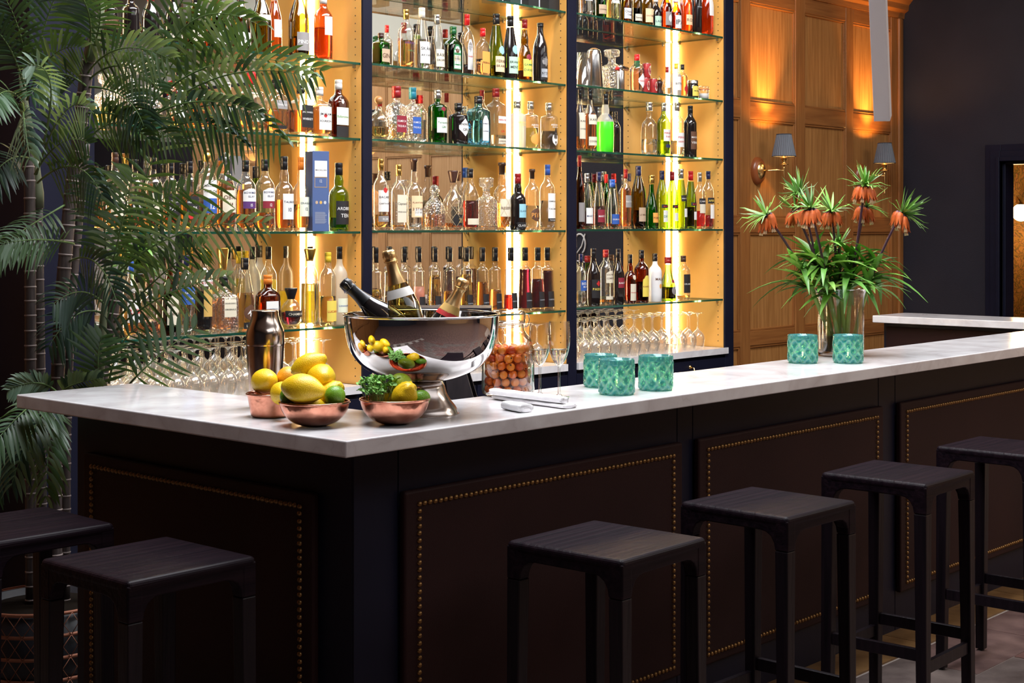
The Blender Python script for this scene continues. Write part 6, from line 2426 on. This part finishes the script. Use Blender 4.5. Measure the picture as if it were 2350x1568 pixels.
def cane(parent, org, pts, rpx, D):
    ps = [at_depth(x, y, D + (q[0] if q else 0)) - org for x, y, *q in pts]
    # resample
    fine = []
    for i in range(len(ps) - 1):
        for k in range(6):
            fine.append(ps[i].lerp(ps[i + 1], k / 6))
    fine.append(ps[-1])
    s_ = D / FPX
    b = MB()
    b.tube(fine, [rpx * s_] * len(fine), CANE, 12)
    o = b.build('cane', parent)
    b = MB()
    tot = sum((fine[i + 1] - fine[i]).length for i in range(len(fine) - 1))
    step, acc, nxt = .052, 0, .02
    for i in range(len(fine) - 1):
        sl = (fine[i + 1] - fine[i]).length
        while nxt < acc + sl:
            q = fine[i].lerp(fine[i + 1], (nxt - acc) / sl)
            T = frame_T(q, fine[i + 1] - fine[i])
            r = rpx * s_
            b.lathe([(r * .98, -.004), (r * 1.10, -.001), (r * 1.10, .001), (r * .98, .0035)], CRING, 12, T=T)
            nxt += step * RND.uniform(.85, 1.15)
        acc += sl
    tag(b.build('growth_rings', o), kind='stuff')
    return o


def sheath(parent, org, a, c, r0, r1, D):
    b = MB()
    pa_, pc_ = at_depth(*a, D) - org, at_depth(*c, D) - org
    s_ = D / FPX
    b.tube([pa_, pa_.lerp(pc_, .3), pa_.lerp(pc_, .7), pc_], [r0 * s_, r0 * 1.05 * s_, r1 * s_, r1 * .8 * s_], SHEATH, 10)
    b.build('leaf_sheath', parent)


DP = 5.15
pot = at_depth(100, 1500, DP)
po_ = Vector((pot.x, pot.y, 0))
pt1 = thing('potted_palm', 'tall potted palm with ringed canes and many arching fronds', 'palm', po_)
s_ = DP / FPX


def onpot(x):
    return x


# canes rise from the pot's soil
def zpx(z, D=DP):
    return HY + (CAMZ - z) * FPX / D


zs = zpx(.31)
cane(pt1, po_, [(72, zs), (70, 1000), (70, 700), (68, 420), (62, 330)], 13, DP)
cane(pt1, po_, [(98, zs), (94, 1000), (90, 700), (86, 470)], 12, DP + .06)
cane(pt1, po_, [(128, zs), (126, 1000), (140, 700), (163, 440), (180, 330), (200, 150), (232, 30)], 15.5, DP - .04)
cane(pt1, po_, [(150, zs), (152, 1000), (162, 700), (186, 440), (196, 330)], 11, DP + .05)
sheath(pt1, po_, (66, 345), (50, 170), 14, 8, DP - .02)
sheath(pt1, po_, (88, 478), (84, 360), 13, 8, DP + .04)
sheath(pt1, po_, (205, 140), (240, 0), 13, 7, DP - .06)
F = lambda pts, lp, mi, **k: frond(pt1, po_, pts, pts[0][2], lp, mi, **k)
F([(56, 200, 5.1), (20, 60, 5.0), (-60, 40, 4.9)], 75, 0)
F([(60, 190, 5.1), (60, 60, 5.0), (-5, -30, 4.9)], 80, 3)
F([(66, 180, 5.15), (110, 20, 5.1), (150, -60, 5.0)], 90, 0)
F([(62, 230, 5.1), (110, 90, 5.0), (190, 110, 4.9)], 75, 1)
F([(56, 240, 5.0), (10, 170, 4.8), (-30, 260, 4.7)], 75, 1)
F([(66, 300, 5.0), (40, 190, 4.6), (70, 370, 4.45)], 62, 2, hang=.7, wpx=4.6)
F([(80, 400, 5.1), (140, 290, 4.9), (205, 330, 4.8)], 70, 0)
F([(86, 420, 5.1), (180, 330, 4.9), (235, 450, 4.8)], 75, 3, hang=.8)
F([(78, 370, 5.1), (20, 330, 4.9), (-40, 440, 4.8)], 70, 3)
F([(84, 400, 5.1), (150, 180, 4.7), (215, 260, 4.5)], 62, 2, hang=.6, wpx=5)
F([(100, 330, 4.9), (150, 130, 4.5), (60, 150, 4.4)], 62, 2, hang=.3, wpx=5)
F([(196, 150, 5.1), (240, 0, 4.9), (130, -60, 4.8)], 95, 3)
F([(205, 130, 5.1), (250, 40, 5.0), (215, -60, 4.9)], 85, 0)
F([(200, 170, 5.1), (265, 70, 4.9), (390, 135, 4.75)], 85, 2, wpx=4.8)
F([(208, 180, 5.1), (280, 110, 4.9), (370, 210, 4.8)], 70, 1)
F([(200, 200, 5.1), (120, 130, 4.9), (70, 220, 4.8)], 75, 0)
F([(205, 200, 5.1), (300, 200, 5.0), (330, 290, 4.9)], 80, 3, hang=.5)
F([(200, 260, 5.1), (290, 250, 4.95), (400, 320, 4.9)], 75, 1, hang=.5)
F([(196, 330, 5.15), (260, 240, 5.0), (340, 320, 4.9)], 80, 0)
F([(150, 470, 5.1), (60, 520, 4.8), (-20, 580, 4.7)], 62, 1, hang=.45)
F([(170, 560, 5.0), (90, 540, 4.7), (5, 560, 4.6)], 60, 1, hang=.5)
F([(160, 600, 5.1), (230, 560, 4.9), (270, 700, 4.8)], 70, 3, hang=.5)
# low fronds beside and under the bar end
F([(130, 900, 4.85), (90, 860, 4.8), (20, 895, 4.75)], 45, 2, wpx=4)
F([(120, 905, 4.9), (60, 920, 4.6), (-30, 1040, 4.5)], 62, 1, hang=.7, wpx=5)
F([(150, 915, 4.95), (80, 930, 4.7), (25, 1120, 4.6)], 62, 2, hang=.7, wpx=5)
F([(140, 905, 4.95), (150, 880, 4.9), (235, 868, 4.85)], 50, 2, wpx=4.2)
F([(140, 950, 5.0), (110, 940, 4.85), (105, 1150, 4.75)], 60, 1, hang=.8, wpx=5)
F([(110, 950, 5.0), (20, 940, 4.9), (-30, 1150, 4.8)], 60, 3, hang=.8, wpx=5)
# pot
b = MB()
b.lathe([(0, 0), (.17, 0), (.19, .01), (.215, .33), (.205, .33), (.19, .30), (0, .30)], mat('black_pot', (.012, .012, .016), .4), 40)
b.build('pot', pt1)
b = MB()
b.lathe([(0, .301), (.19, .301), (.18, .312), (.09, .318), (0, .316)], mat('soil', (.010, .007, .005), .95, spec=.05), 24)
b.build('soil', pt1)
WIRE = mat('rust_wire', (.30, .11, .06), .6, .4)
for z in (.03, .105, .18, .255, .33):
    b = MB()
    r = .192 + .026 * z / .33
    b.lathe([(r + .001, z - .006), (r + .007, z - .005), (r + .007, z + .005), (r + .001, z + .006)], WIRE, 48)
    b.build('basket_band', pt1)
b = MB()
for i in range(26):
    a = 2 * pi * i / 26
    for sg in (1, -1):
        for (z0, z1) in ((.03, .105), (.105, .18), (.18, .255), (.255, .33)):
            r0, r1 = .199 + .026 * z0 / .33, .199 + .026 * z1 / .33
            b.tube([(r0 * cos(a), r0 * sin(a), z0), (r1 * cos(a + sg * 2 * pi / 26), r1 * sin(a + sg * 2 * pi / 26), z1)], .0013, WIRE, 4)
tag(b.build('wire_lattice', pt1), kind='stuff')

# second palm just behind the end of the bar
D3 = 5.2
q3 = at_depth(236, 1200, D3)
p3o = Vector((q3.x, q3.y, 0))
pt2 = thing('potted_palm', 'shorter palm with brown cane spreading fronds over the shelving', 'palm', p3o)
cane(pt2, p3o, [(226, zpx(.29, D3)), (232, 885), (250, 760), (270, 660)], 14, D3)
sheath(pt2, p3o, (224, 885), (246, 640), 12, 7, D3 - .06)
b = MB()
b.lathe([(0, 0), (.13, 0), (.15, .01), (.165, .30), (.155, .30), (.15, .27), (0, .27)], MATS['black_pot'], 32)
b.build('pot', pt2)
b = MB()
b.lathe([(0, .271), (.148, .271), (.10, .285), (0, .29)], MATS['soil'], 20)
b.build('soil', pt2)
F = lambda pts, lp, mi, **k: frond(pt2, p3o, pts, pts[0][2], lp, mi, **k)
F([(258, 672, 5.15), (340, 360, 5.1), (476, 20, 5.0)], 85, 1, ends=(.12, 1), n=52)
F([(247, 649, 5.1), (290, 480, 4.9), (306, 395, 4.75)], 112, 1, n=44, hang=.45, wpx=5)
F([(270, 626, 5.1), (400, 500, 4.9), (612, 512, 4.75)], 78, 2, n=50, hang=.5, wpx=4.6)
F([(261, 677, 5.15), (330, 500, 5.0), (525, 395, 4.9)], 92, 1, n=50)
F([(262, 600, 5.1), (330, 470, 5.0), (420, 430, 4.9)], 85, 0, n=44, hang=.5)
F([(265, 760, 5.1), (360, 660, 4.9), (530, 632, 4.8)], 62, 2, n=46, hang=.45, wpx=5)
F([(262, 740, 5.15), (400, 590, 5.0), (470, 560, 4.9)], 80, 0, n=46, hang=.45)
F([(240, 700, 5.1), (190, 640, 5.0), (120, 700, 4.9)], 75, 3, n=40, hang=.5)
F([(238, 720, 5.15), (170, 690, 5.1), (110, 800, 5.0)], 70, 3, n=40, hang=.5)
F([(290, 890, 5.0), (350, 820, 4.85), (452, 750, 4.75)], 88, 0, n=20, hang=.05, wpx=5.5)
F([(235, 905, 5.0), (215, 830, 4.9), (235, 770, 4.85)], 80, 0, n=18, hang=.05, wpx=5.5)
F([(250, 880, 5.05), (265, 780, 5.0), (330, 740, 4.9)], 85, 3, n=26, hang=.3)
F([(240, 640, 5.1), (250, 500, 5.0), (215, 400, 4.9)], 90, 0, n=44, hang=.4)
# long fronds reaching across the top of the palm-side bay
F([(330, 300, 5.1), (400, 60, 5.0), (545, 40, 4.9)], 95, 1, n=50, hang=.55, wpx=4.6)
F([(345, 240, 5.05), (500, 80, 4.9), (745, 165, 4.75)], 82, 1, n=56, hang=.35, wpx=4.8)
F([(360, 260, 5.05), (520, 120, 4.85), (720, 180, 4.7)], 88, 2, n=52, hang=.7, wpx=4.8)
F([(350, 290, 5.05), (520, 180, 4.9), (650, 320, 4.75)], 78, 0, n=48, hang=.9, wpx=5)
F([(345, 270, 5.0), (450, 200, 4.85), (600, 260, 4.75)], 62, 2, n=46, hang=.6, wpx=5)
F([(350, 200, 5.05), (420, -40, 4.9), (600, 60, 4.8)], 88, 1, n=50, hang=.7, wpx=5)
F([(340, 220, 5.1), (380, 20, 5.0), (470, -60, 4.9)], 90, 0, n=46)
F([(352, 330, 5.05), (440, 230, 4.9), (560, 330, 4.8)], 70, 3, n=44, hang=.9, wpx=5)
